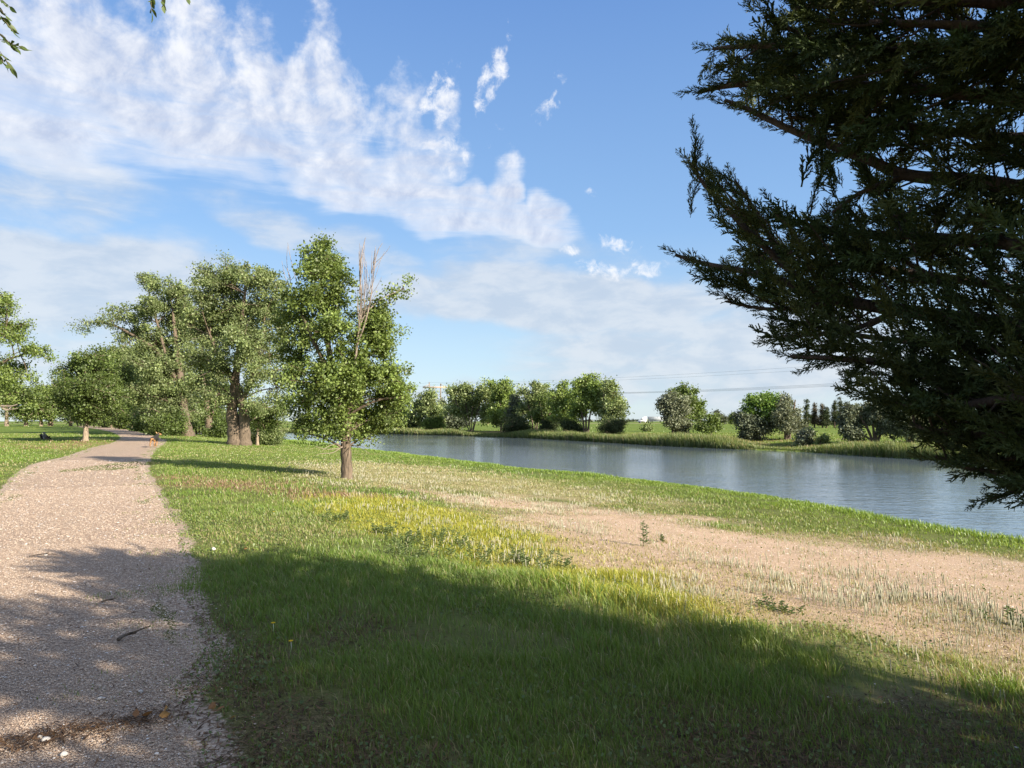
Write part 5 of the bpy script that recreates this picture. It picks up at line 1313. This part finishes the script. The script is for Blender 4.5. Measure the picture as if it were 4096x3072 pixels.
def build_gravel():
    """Loose stones of the path near the camera."""
    mb = MB()
    X, Y, S = [], [], []
    for d0, d1, n, s0 in [(2.3, 6, 90000, .0031), (6, 11, 90000, .0048), (11, 20, 52000, .0085), (20, 34, 24000, .014)]:
        x, y, d = wedge(n * 3, d0, d1, -50, 5)
        e = dpoly(x, y, PR); ip = inpoly(x, y, PATH)
        k = (ip | ((e < .5) & (rng.random(len(x)) < .05 * (1 - e / .5)))); x, y = x[k][:n], y[k][:n]
        X.append(x); Y.append(y); S.append(s0 * rng.lognormal(0, .35, len(x)))
    npath = sum(len(q) for q in X)
    for d0, d1, n, s0 in [(3.5, 9, 26000, .0045), (9, 18, 26000, .008), (18, 32, 9000, .014)]:
        x, y, d = wedge(n * 3, d0, d1, -25, 41); zs = zones(x, y); k = rng.random(len(x)) < (zs['sand'] * .6 + zs['bare'] * .4) * fbm(x * 1.5, y * 1.5, 3) * 1.3
        x, y = x[k][:n], y[k][:n]; X.append(x); Y.append(y); S.append(s0 * rng.lognormal(0, .4, len(x)))
    x = np.concatenate(X); y = np.concatenate(Y); s = np.concatenate(S); n = len(x)
    # a few of the paler stones near the camera are twice as big
    bigk = (rng.random(n) < .0022) & (np.hypot(x, y) < 9); s[bigk] *= 2.0
    o = np.array([[1, 0, 0], [0, 1, 0], [-1, 0, 0], [0, -1, 0], [0, 0, .7], [.7, .7, .25], [-.7, .7, .2], [-.7, -.7, .25], [.7, -.7, .2]])
    a = rng.uniform(0, 6.28, n); st = rng.uniform(.65, 1.0, n)
    V = np.repeat(o[None], n, 0) * rng.uniform(.75, 1.2, (n, 9, 1)); V[:, :, 1] *= st[:, None]
    ca, sa = np.cos(a)[:, None], np.sin(a)[:, None]
    vx, vy = V[:, :, 0] * ca - V[:, :, 1] * sa, V[:, :, 0] * sa + V[:, :, 1] * ca
    base = ground(x, y) + np.where(np.arange(n) < npath, .012, 0)
    V = np.stack([x[:, None] + vx * s[:, None], y[:, None] + vy * s[:, None], base[:, None] + (V[:, :, 2] * .75 - .05) * s[:, None]], -1)
    i = np.arange(n)[:, None] * 9
    F = [i + np.array([[p, q, 4]]) for p, q in ((0, 5), (5, 1), (1, 6), (6, 2), (2, 7), (7, 3), (3, 8), (8, 0))]
    k = rng.random(n); col = pick((.27, .18, .125), (.66, .52, .39), k)
    wh = (rng.random(n) < .035) | bigk; col[wh] = pick((.60, .55, .50), (.80, .77, .73), k)[wh]
    mb.add(V.reshape(-1, 3), [np.concatenate(F)], np.repeat(col, 9, 0))
    m = plain('loose stone', (1, 1, 1), .85, noise=.2, scale=60, attr=True)
    prop(mb.build('gravel', m), 'loose pink and white stones covering the path', 'gravel', kind='stuff')
build_gravel()
# ------------------------------------------------------------------ dog walking away on the path
def skin_body(name, verts, edges, radii, mat, parent, sub=2, root=0):
    me = bpy.data.meshes.new(name); me.from_pydata([tuple(v) for v in verts], edges, [])
    o = link(name, me, mat, parent)
    sk = o.modifiers.new('skin', 'SKIN'); sk.use_smooth_shade = True
    for v, r in zip(me.skin_vertices[0].data, radii): v.radius = r if isinstance(r, tuple) else (r, r)
    me.skin_vertices[0].data[root].use_root = True
    ss = o.modifiers.new('sub', 'SUBSURF'); ss.levels = ss.render_levels = sub
    return o
def build_dog():
    g = at_z(612, 1789, 0.012)
    D = g[1]; g = P(616, 1789, D); g[2] = .03
    root = empty('dog', g, 'black and tan dog walking away along the gravel path with its head turned right', 'dog')
    root.rotation_euler = (0, 0, R(6)); root.scale = (.94,) * 3
    # +y is the way it walks, x to its right; z up. metres, shoulder about .66
    V = [(0, -.30, .58), (0, -.10, .57), (0, .16, .56), (0, .34, .60), (.03, .46, .72), (.06, .50, .83), (.16, .53, .82), (.25, .555, .79),   # 0-7 spine, neck, head, muzzle
         (-.09, -.31, .50), (-.11, -.26, .33), (-.10, -.40, .21), (-.095, -.37, .05), (-.095, -.33, .025),   # 8-12 left hind leg
         (.09, -.30, .50), (.11, -.18, .34), (.10, -.26, .20), (.095, -.20, .05), (.095, -.15, .025),        # 13-17 right hind leg
         (-.09, .28, .46), (-.09, .36, .26), (-.085, .40, .05), (-.085, .44, .025),                         # 18-21 left fore
         (.09, .27, .46), (.09, .22, .26), (.085, .16, .06), (.085, .20, .025),                             # 22-25 right fore
         (0, -.42, .55), (-.02, -.50, .40), (-.03, -.53, .26)]                                              # 26-28 tail
    E = [(0, 1), (1, 2), (2, 3), (3, 4), (4, 5), (5, 6), (6, 7), (0, 8), (8, 9), (9, 10), (10, 11), (11, 12), (0, 13), (13, 14), (14, 15), (15, 16), (16, 17),
         (3, 18), (18, 19), (19, 20), (20, 21), (3, 22), (22, 23), (23, 24), (24, 25), (0, 26), (26, 27), (27, 28)]
    Rr = [.135, .145, .165, .145, .095, .10, .062, .035, .095, .060, .033, .027, .032, .095, .060, .033, .027, .032, .06, .04, .028, .032, .06, .04, .028, .032, .035, .028, .012]
    m, t = material('black and tan coat')
    co = t.node('ShaderNodeTexCoord').outputs['Object']
    s = t.node('ShaderNodeSeparateXYZ', inp={0: co})
    nz = t.noise(co, 14, 4)
    zz = t.m('ADD', s.outputs[2], t.m('MULTIPLY', t.m('SUBTRACT', nz, .5), .10))
    saddle = t.rng(t.m('ADD', zz, t.m('MULTIPLY', s.outputs[1], .42)), .40, .46)          # black over back, flanks, neck
    rump = t.rng(t.m('SUBTRACT', zz, t.m('MULTIPLY', s.outputs[1], .0)), .60, .64)
    flank = t.m('MULTIPLY', t.rng(t.m('ABSOLUTE', s.outputs[0]), .075, .105), t.rng(zz, .44, .50)); back = t.m('MAXIMUM', t.m('MAXIMUM', saddle, rump), flank)
    muz = t.m('MULTIPLY', t.rng(zz, .70, .74), t.rng(s.outputs[0], .12, .17))
    fur = t.noise(t.mapping(co, (60, 60, 14)), 1, 3)
    tan = t.ramp(fur, [(.3, (.20, .095, .032)), (.7, (.36, .195, .075))]); blk = t.ramp(fur, [(.3, (.009, .008, .007)), (.7, (.03, .025, .022))])
    c = t.mix(back, tan, blk); c = t.mix(muz, c, tan)
    b = t.node('ShaderNodeBsdfPrincipled', inp={'Base Color': c, 'Roughness': .7}); t.l.new(b.outputs[0], t.outn.inputs[0])
    skin_body('body', V, E, Rr, m, root)
    tan_m = plain('tan ear fur', (.42, .27, .12), .8, noise=.2, scale=20)
    for sx, tilt in ((-.045, -.35), (.075, .25)):
        mb = MB(); a = np.array([0.02 + sx, .47, .885]); tip = a + np.array([tilt * .22, -.02, .105])
        mb.add([a + [-.035, 0, -.02], a + [.035, 0, -.02], a + [0, .03, -.02], tip, a + [-.032, .0, .035], a + [.032, 0, .035]], [np.array([[0, 1, 3], [1, 2, 3], [2, 0, 3]]), np.array([[0, 4, 3], [1, 5, 3]])])
        mb.build('ear', tan_m, root, col=False)
build_dog()

# ------------------------------------------------------------------ charred stump on the left lawn
def build_stump():
    g = on_ground(182, 1757); D = g[1]; s = D / F / 4
    root = empty('tree_stump', g, 'charred splintered stump leaning on the left lawn', 'stump')
    mb = MB()
    def slab(x0, x1, z0, z1, wd, th, y=0.0, dark=True):
        n = 9; t = np.linspace(0, 1, n); pl = np.stack([x0 + (x1 - x0) * t + rng.normal(size=n) * .012, y + rng.normal(size=n) * .015, z0 + (z1 - z0) * t], -1)
        r = wd * (1 - .45 * t ** 2) * (1 + rng.normal(size=n) * .08)
        c = rng.uniform(.012, .03) if dark else rng.uniform(.16, .26)
        mb.tube(pl, r, 7, col=(c, c * .93, c * .85))
    # leaning to the upper left, as wide as tall: photo 160-205 x, 1725-1757 y
    for k in range(7):
        x = (-14 + k * 5) * s
        slab(x + 6 * s, x - (9 - k * 1.2) * s + rng.uniform(-2, 2) * s, -.1, (30 - abs(k - 2.3) * 5.2 + rng.uniform(-3, 3)) * s, 4.2 * s, 0, rng.uniform(-4, 4) * s, k not in (2, 3))
    slab(-6 * s, -17 * s, -.05, 15 * s, 3.0 * s, 0, -.12, True); slab(16 * s, 19 * s, -.05, 13 * s, 3.2 * s, 0, -.1, True); slab(2 * s, -8 * s, .0, 23 * s, 2.6 * s, 0, -.22, False)
    mb.build('trunk', plain('charred wood', (1, 1, 1), .9, noise=.5, scale=9, bump=.8, attr=True), root, smooth=False)
    mb2 = MB()
    for a in (-2.6, -.5, .6, 2.5):
        d = np.array([math.cos(a), math.sin(a) * .6, 0]); mb2.tube([d * .05 + [0, 0, .12], d * .25 + [0, 0, .08], d * .5 + [0, 0, -.06]], [.09, .06, .02], 6)
    mb2.build('root', M_BARK_DARK, root, col=False)
build_stump()

# ------------------------------------------------------------------ articulated lorry on the highway
def build_truck():
    D = ROAD_D + 3.4; s = D / F / 4
    x0 = P(2552, 1694, D)[0]
    root = empty('semi_truck', (x0, D, ROAD_Z), 'white semi truck with long white box trailer heading left on the far highway', 'truck')
    wht = plain('white truck paint', (.78, .79, .80), .35, noise=.04, scale=.6); trl = plain('white trailer sheet', (.42, .45, .48), .45, noise=.06, scale=.8)
    blk = plain('rubber and chassis black', (.018, .018, .02), .7); gls = plain('dark cab glass', (.01, .012, .016), .08, noise=0); chrome = plain('bright steel', (.6, .6, .6), .25, 1.0, noise=.05)
    # cab, nose at x = 0, seen from its left... built as one outline swept across its width
    w = 1.22
    prof = [(0.15, .75), (0.05, 1.35), (.25, 1.75), (1.35, 2.05), (1.95, 2.75), (2.9, 3.55), (3.9, 3.98), (5.5, 4.0), (5.55, 1.05), (3.2, .95), (2.0, .70)]
    mb = MB(); n = len(prof)
    V = [(x, -w * (1 if z < 2.9 else .93), z) for x, z in prof] + [(x, w * (1 if z < 2.9 else .93), z) for x, z in prof]
    i = np.arange(n); j = (i + 1) % n
    mb.add(V, [np.stack([i, j, j + n, i + n], -1), i[None, ::-1], (i + n)[None]])
    cab = mb.build('cab', wht, root, col=False)
    mb = MB(); mb.add([(1.42, -1.0, 2.12), (1.42, 1.0, 2.12), (1.96, .98, 2.74), (1.96, -.98, 2.74)], [np.array([[0, 1, 2, 3]])]); o = mb.build('windscreen', gls, cab, col=False); o.location = (-.03, 0, .02)
    mb = MB(); mb.add([(1.75, -w - .006, 2.02), (2.75, -w - .006, 2.02), (2.75, -w - .006, 2.80), (2.15, -w - .006, 2.80)], [np.array([[0, 1, 2, 3]])]); mb.build('side_window', gls, cab, col=False)
    mb = MB(); mb.box((3.5, -w - .008, 2.15), (4.0, -w - .004, 2.75)); mb.build('sleeper_window', gls, cab, col=False)
    mb = MB(); mb.box((-.02, -1.05, .55), (.3, 1.05, .95), bev=.05); mb.build('bumper', chrome, cab, col=False)
    mb = MB(); mb.box((0.02, -.55, 1.0), (.10, .55, 1.62)); mb.build('grille', blk, cab, col=False)
    for sy in (-1, 1):
        mb = MB(); mb.box((.05, sy * .88 - .16, 1.12), (.16, sy * .88 + .16, 1.34), bev=.02); mb.build('headlight', chrome, cab, col=False)
        mb = MB(); mb.tube([(5.3, sy * .9, 1.0), (5.3, sy * .9, 3.9)], .07, 8); mb.build('exhaust_pipe', chrome, cab, col=False)
        mb = MB(); mb.box((1.75, sy * (w + .22) - .10, 1.95), (1.85, sy * (w + .22) + .10, 2.65), bev=.02); mb.build('mirror', blk, cab, col=False)
        mb = MB(); mb.tube([(3.4, sy * .95, .72), (4.9, sy * .95, .72)], .30, 12); mb.build('fuel_tank', chrome, root, col=False)
    mb = MB(); mb.box((.6, -.45, .62), (8.6, .45, .95)); mb.build('chassis', blk, root, col=False)
    # trailer
    tx0, tx1 = 6.25, 22.4
    mb = MB(); mb.box((tx0, -1.28, 1.18), (tx1, 1.28, 4.08), bev=.04); tr = mb.build('trailer', trl, root, col=False)
    mb = MB()
    for z in (1.20, 3.98): mb.box((tx0 + .05, -1.30, z), (tx1 - .05, -1.284, z + .08))
    for x in np.arange(tx0 + .6, tx1, 1.22): mb.box((x, -1.292, 1.3), (x + .04, -1.284, 3.96))
    mb.build('trailer_rail', plain('galvanised rail', (.5, .52, .54), .5), tr, col=False)
    mb = MB()   # dark lettering, too small to read in the photograph
    x = tx0 + .95
    for wd in (.34, .26, .30, .22, .30, .28, .34):
        mb.box((x, -1.2995, 3.36), (x + wd * .28, -1.286, 3.70)); mb.box((x, -1.299, 3.62), (x + wd, -1.286, 3.70)); mb.box((x, -1.2985, 3.46), (x + wd * .8, -1.286, 3.54)); x += wd + .12
    mb.build('lettering', plain('dark grey lettering', (.10, .11, .13), .5), tr, col=False)
    mb = MB()
    for sy in (-.7, .7):
        mb = MB(); mb.box((9.0, sy - .07, .25), (9.2, sy + .07, 1.2)); mb.build('landing_leg', blk, tr, col=False)
    mb = MB(); mb.box((18.0, -.5, .85), (22.0, .5, 1.18)); mb.build('bogie', blk, tr, col=False)
    hub_m = chrome
    for x in (1.25, 5.9, 7.2, 18.9, 20.2):
        for sy in (-1, 1):
            mb = MB(); a = np.linspace(0, 2 * math.pi, 24, endpoint=False); y0, y1 = sy * 1.25, sy * .78
            ring = lambda r, y: np.stack([x + r * np.cos(a), np.full(24, y), .52 + r * np.sin(a)], -1)
            V = np.concatenate([ring(.30, y0), ring(.48, y0), ring(.52, y0 - sy * .05), ring(.52, y1 + sy * .05), ring(.48, y1), ring(.3, y1)]); i = np.arange(24); j = (i + 1) % 24
            mb.add(V, [np.concatenate([np.stack([k * 24 + i, k * 24 + j, k * 24 + 24 + j, k * 24 + 24 + i], -1) for k in range(5)])])
            wh = mb.build('wheel', blk, root, smooth=True, col=False)
            mb = MB(); mb.tube([(x, y0 - sy * .06, .52), (x, y1 + sy * .06, .52)], [.30, .30], 20); mb.build('rim', hub_m, wh, col=False)
build_truck()

# ------------------------------------------------------------------ twin-pole power structure and its lines
def build_power():
    D = 280.0
    wood = bark_material('weathered pole wood', (.14, .105, .075), (.27, .21, .16), 3, .4); grey = plain('grey insulator', (.30, .32, .36), .4); pale = plain('pale timber arm', (.44, .32, .23), .7, noise=.15)
    wire_m = plain('aluminium wire', (.22, .24, .27), .6, noise=.05)
    xl, xr = P(1716, 1690, D)[0], P(1762, 1690, D)[0]
    gz = float(ground(xl, D)); top = P(1716, 1529, D)[2]
    root = empty('power_pole', (xl, D, gz), 'twin-pole wooden power line structure with a long pale crossarm rising behind the trees', 'power pole')
    o = np.array([xl, D, gz])
    dv = np.array([135 + 31, 95 - 280, 0.]); dv /= np.linalg.norm(dv); perp = np.array([1., 0, 0])
    Z = lambda y: P(1740, y, D)[2]; X = lambda x: P(x, 1600, D)[0]
    for x, y in ((xl, 1529), (xr, 1534)):
        mb = MB(); mb.tube([(x, D, gz - .3), (x, D, Z(y))], [.30, .20], 10); mb.build('pole', wood, root, o, col=False)
    mb = MB(); mb.box((X(1691), D - .38, Z(1551.5)), (X(1789), D - .22, Z(1546.5))); mb.build('crossarm', pale, root, o, col=False)
    for a, b in (((xl, 1538), (X(1694), 1547)), ((xr, 1537), (X(1784), 1548))):
        mb = MB(); mb.tube([(a[0], D - .3, Z(a[1])), (b[0], D - .3, Z(b[1]))], .09, 6); mb.build('arm_brace', pale, root, o, col=False)
    for a, b in (((xl, 1575), (xr, 1608)), ((xr, 1575), (xl, 1608))):
        mb = MB(); mb.tube([(a[0], D + .25 + (.2 if a[0] == xl else 0), Z(a[1])), (b[0], D + .25 + (.2 if a[0] == xl else 0), Z(b[1]))], .08, 6); mb.build('cross_brace', wood, root, o, col=False)
    att = []
    for x in (1693, 1739.5, 1786):
        mb = MB(); p0 = np.array([X(x), D - .3, Z(1551.5)]); p1 = np.array([X(x), D - .3, Z(1566)]); n = 12
        pl = np.linspace(p0, p1, n); mb.tube(pl, [.05 + .09 * (k % 2) for k in range(n)], 8); mb.build('insulator', grey, root, o, col=False); att.append(p1)
    tops = [np.array([xl, D, Z(1530)]), np.array([xr, D, Z(1535)])]
    lab = ['topmost power wire running from the left pole top', 'second power wire from the top, from the right pole top', 'power wire from the left end of the crossarm, uppermost of the lower three', 'power wire from the middle of the crossarm, between the other lower two', 'power wire from the right end of the crossarm, lowest of all']
    along = np.array([166., -185., 0.]); nx = .745
    for k, p in enumerate(tops + att):
        mb = MB()
        off = p[0] - (xl + xr) / 2
        q = p + along; q[0] += off * (nx - 1) * .3; q[1] += off * .62
        q2 = p - along; q2[0] -= off * (nx - 1) * .3; q2[1] -= off * .0
        for e, sag in ((q, 3.6 if k > 1 else 2.6), (q2, 3.6 if k > 1 else 2.6)):
            t = np.linspace(0, 1, 40)[:, None]; pl = p * (1 - t) + e * t; pl[:, 2] -= (4 * sag * t * (1 - t))[:, 0]
            mb.tube(pl, .028 if k > 1 else .02, 5)
        w = mb.build('power_wire', wire_m, None, p, col=False); w.location = p
        prop(w, lab[k], 'wire', 'power wires')
build_power()

# ------------------------------------------------------------------ two wooden posts on the right, seen through the cedar
for lb, X, yb, yt, D, r in (('tall orange-brown wooden pole on the far bank seen through the cedar branches', 3938, 1775, 1560, 68, .21), ('shorter wooden post right of the tall pole behind the cedar', 4006, 1770, 1690, 70, .19)):
    g = P(X, yb, D); g[2] = float(ground(g[0], g[1])); t = P(X, yt, D)
    root = empty('wooden_post', g, lb, 'post')
    mb = MB(); mb.tube([(0, 0, -.2), (0, 0, (t[2] - g[2]) * .5), (0, 0, t[2] - g[2])], [r, r * .95, r * .88], 12); mb.build('post', bark_material('orange pole wood', (.30, .16, .07), (.55, .33, .16), 6, .6), root, col=False)
    mb = MB(); mb.tube([(0, 0, t[2] - g[2]), (0, 0, t[2] - g[2] + .05)], [r * .95, r * .6], 12); mb.build('cap', plain('weathered cap', (.25, .2, .15), .7), root, col=False)

# ------------------------------------------------------------------ weeds, flowers, sticks and stones in the foreground
M_WEED = leaf_material('weed leaves', .35, .04, .5)
def weed(name, label, X, Y, h, spread, n, ll, cols, group=None, cat='weed', upright=.6, wide=.3):
    g = on_ground(X, Y); g[2] = float(ground(g[0], g[1])); root = empty(name, g, label, cat, group)
    mt, ml = MB(), MB()
    for k in range(n):
        a = rng.uniform(0, 6.28); r = spread * rng.random() ** .6
        b = np.array([math.cos(a) * r, math.sin(a) * r, 0]); b[2] = float(ground(g[0] + b[0], g[1] + b[1])) - g[2]
        hh = h * rng.uniform(.6, 1.15); tip = b + np.array([math.cos(a) * hh * (1 - upright), math.sin(a) * hh * (1 - upright), hh])
        pl = smoothline([b, b * .5 + tip * .5 + [0, 0, hh * .08], tip], 2); mt.tube(pl, np.linspace(.004, .0018, len(pl)), 4, col=(.12, .17, .05)); mt.tube([np.array([0, 0, .003]), b + [0, 0, .003], pl[1]], .003, 4, col=(.12, .17, .05))
        m = int(9 + 6 * rng.random())
        for j in range(m):
            t = .2 + .8 * j / m; p = np.array([np.interp(t, np.linspace(0, 1, len(pl)), pl[:, q]) for q in range(3)])
            al = j * 2.4; d = np.array([math.cos(al), math.sin(al), rng.uniform(.1, .7)]); d /= np.linalg.norm(d)
            L = ll * (1.15 - .6 * t) * rng.uniform(.7, 1.2); s = np.cross(d, [0, 0, 1.0]); s /= np.linalg.norm(s); up = np.cross(s, d)
            kk = rng.random(); c = np.array(cols[0]) * (1 - kk) + np.array(cols[1]) * kk
            w = L * wide
            Vv = [p, p + d * L * .35 + s * w * .5 + up * .01, p + d * L * .4 - up * .004, p + d * L * .35 - s * w * .5 + up * .01, p + d * L * .75 + s * w * .35 - up * L * .05, p + d * L * .75 - s * w * .35 - up * L * .05, p + d * L - up * L * .15]
            ml.add(Vv, [np.array([[0, 2, 1], [0, 3, 2], [4, 6, 5]]), np.array([[1, 2, 5, 4], [2, 3, 5, 5]])[:1]], np.tile(c, (7, 1))); ml.add([Vv[2], Vv[3], Vv[5]], [np.array([[0, 1, 2]])], np.tile(c, (3, 1)))
    mt.build('stem', M_WEED, root); ml.build('leaves', M_WEED, root)
    return root
RAG = ((.13, .19, .06), (.24, .30, .11))
rag = [(1610, 2170, 'leafy ragged weed patch left of the yellow grass'), (1560, 2130, 'small grey-green weed clump behind the leafy patch left of the yellow grass'), (1720, 2160, 'weed clump at the left tip of the yellow grass'), (1800, 2185, 'bushy weed below the yellow grass, in the middle of the weed row'),
       (1890, 2230, 'weed clump where the yellow grass meets the lush green'), (2010, 2260, 'weed in the row running right along the yellow grass'), (2110, 2250, 'low weed near the right end of the weed row'), (2200, 2285, 'last weed of the row, just above the shadow edge'), (1340, 2080, 'lone tuft of weeds in the grass right of the path bend'), (1660, 2230, 'ragged weed lowest of the row in the lush grass')]
for X, Y, lb in rag:
    weed('weed_plant', lb, X, Y, rng.uniform(.11, .18), .30, 14, .075, RAG, 'weed patches along the yellow grass')
weed('weed_plant', 'single upright dark green weed standing alone on the sandy strip', 2578, 2185, .36, .03, 3, .13, ((.07, .13, .03), (.12, .19, .05)), upright=.97, wide=.28)
weed('weed_plant', 'sprawling green weed flat on the sandy ground near the pale spikes', 3110, 2440, .09, .22, 12, .06, ((.09, .14, .04), (.16, .22, .07)), upright=.3)
weed('weed_plant', 'green weed at the right edge of the sandy strip', 4040, 2500, .14, .22, 10, .07, ((.09, .14, .04), (.16, .22, .07)), upright=.4)
weed('weed_plant', 'short green sprig next to the lone upright weed', 2655, 2170, .16, .03, 3, .07, ((.09, .14, .04), (.14, .2, .06)), upright=.9)
for X, Y, lb in [(1163, 2608, 'yellow dandelion flower in the shaded grass right of the path, nearest the camera'), (1092, 2532, 'yellow dandelion flower in shade behind the nearer one'), (1095, 2065, 'yellow flower in the sunny grass right of the path')]:
    g = on_ground(X, Y); root = empty('dandelion_flower', g, lb, 'flower', 'yellow dandelion flowers'); h = .07
    mb = MB(); mb.tube([(0, 0, 0), (.004, 0, h * .5), (0, 0, h)], .0018, 5); mb.build('stem', M_WEED, root); 
    mb = MB(); pv = []
    for k in range(34):
        a = k * 2.4; r = .017 * (.35 + .65 * (k / 34) ** .5); e = .35 + .5 * (1 - k / 34)
        d = np.array([math.cos(a), math.sin(a), e]); s = np.array([-math.sin(a), math.cos(a), 0]) * .0028
        mb.add([(0, 0, h), d * r + s + [0, 0, h], d * r * 1.12 + [0, 0, h], d * r - s + [0, 0, h]], [np.array([[0, 1, 2, 3]])], (.80, .55, .02))
    mb.build('petals', leaf_material('yellow petals', .2, .02, .6), root)
def stick(name, label, cat, pts, r, col, extra=()):
    w = [on_ground(x, y) for x, y in pts]; o = w[0].copy(); root = empty(name, o, label, cat)
    mb = MB(); pl = smoothline([np.array([p[0], p[1], p[2] + .03 + dz]) - o for p, dz in zip(w, [0, .015, .01, .0, .0])], 2); mb.tube(pl, np.linspace(r, r * .4, len(pl)), 6); mb.build('twig', col, root, col=False)
    mb = MB(); m = len(pl) // 2; d = pl[m + 1] - pl[m]; d /= np.linalg.norm(d) + 1e-9; sd = np.cross(d, [0, 0, 1.0])
    mb.tube([pl[m], pl[m] + d * r * 9 + sd * r * 6 + [0, 0, r * 3]], [r * .6, r * .25], 5); mb.build('side_twig', col, root, col=False)
stick('fallen_twig', 'thin brown twig lying across the sunny gravel at the left', 'twig', [(115, 2236), (170, 2230), (228, 2231)], .009, M_BARK_DARK)
stick('fallen_twig', 'short dark twig with a green tinge lying on the shaded gravel', 'twig', [(405, 2422), (430, 2419), (455, 2418)], .010, M_BARK_DARK)
stick('fallen_branch', 'broken piece of dark brown bark on the shaded gravel in the middle of the path', 'bark', [(472, 2576), (500, 2563), (545, 2552)], .014, M_BARK)
def dead_leaves(label, X, Y, n, spread, sz):
    g = on_ground(X, Y); root = empty('dead_leaf_cluster', g, label, 'dead leaves'); 
    for k in range(n):
        mb = MB(); a = rng.uniform(0, 6.28); p = np.array([rng.normal() * spread, rng.normal() * spread * .6, .035 + .03 * rng.random()]); d = np.array([math.cos(a), math.sin(a), rng.uniform(-.1, .8)]); d /= np.linalg.norm(d); s = np.cross(d, unit(1)[0]); s /= np.linalg.norm(s); u = np.cross(d, s); V = []
        for t, w in ((0, .03), (.3, .3), (.65, .27), (1, .02)): V += [p + d * t * sz + s * w * sz + u * .2 * sz * w, p + d * t * sz + u * .12 * sz * math.sin(t * 3), p + d * t * sz - s * w * sz + u * .2 * sz * w]
        F = [];
        for q in range(3): F += [[3 * q, 3 * q + 1, 3 * q + 4, 3 * q + 3], [3 * q + 1, 3 * q + 2, 3 * q + 5, 3 * q + 4]]
        c = (.36, .20, .07) if k % 2 else (.24, .12, .05)
        mb.add(V, [np.array(F)], c); mb.build('leaf', M_STRAW, root)
dead_leaves('orange-brown dead leaves at the end of the dark debris line on the path', 600, 2890, 4, .05, .055)
dead_leaves('reddish dead leaves on the shaded ground right of the debris line', 870, 2885, 4, .06, .05)
dead_leaves('brown dead leaves in the sunny grass edge beside the white stone', 985, 2215, 4, .07, .05)
def stone(label, X, Y, r, lift=.0, name='white_stone'):
    import bmesh
    g = on_ground(X, Y); root = empty(name, g, label, 'stone'); bm = bmesh.new(); bmesh.ops.create_icosphere(bm, subdivisions=2, radius=1)
    for v in bm.verts:
        n = fbm(np.array([v.co.x * 1.9 + X]), np.array([v.co.y * 1.9 + v.co.z * 2.3]), 2)[0]; v.co *= (.55 + .9 * n) * rng.uniform(.9, 1.1); v.co.z = max(v.co.z * .62, -.35)
    mb = MB(); mb.bm(bm); o = mb.build('rock', plain('white limestone', (.66, .62, .57), .8, noise=.25, scale=40, bump=.5), root, col=False); r *= .62; o.scale = (r, r * .75, r); o.rotation_euler = (0, 0, X); o.location = (0, 0, r * .25 + .012 + lift)
for X, Y, r, lb in [(853, 2203, .055, 'round pale stone in the grass at the sunny path edge'), (432, 2928, .03, 'white stone in the middle of the shaded path, near the lower edge'), (160, 2962, .03, 'white stone beside the dark debris line at the lower left'), (185, 2975, .035, 'larger white stone just below the one beside the debris line'),
                    (255, 3032, .03, 'pale stone nearest the lower edge of the picture on the path'), (400, 2804, .025, 'white angular stone in a patch of sunlight on the shaded path'), (562, 2776, .025, 'white stone right of the sunlit patch on the path'), (183, 2226, .03, 'white stone on the sunny gravel next to the thin twig'), (2706, 2424, .04, 'small white stone at the lower edge of the yellow grass')]:
    stone(lb, X, Y, r)
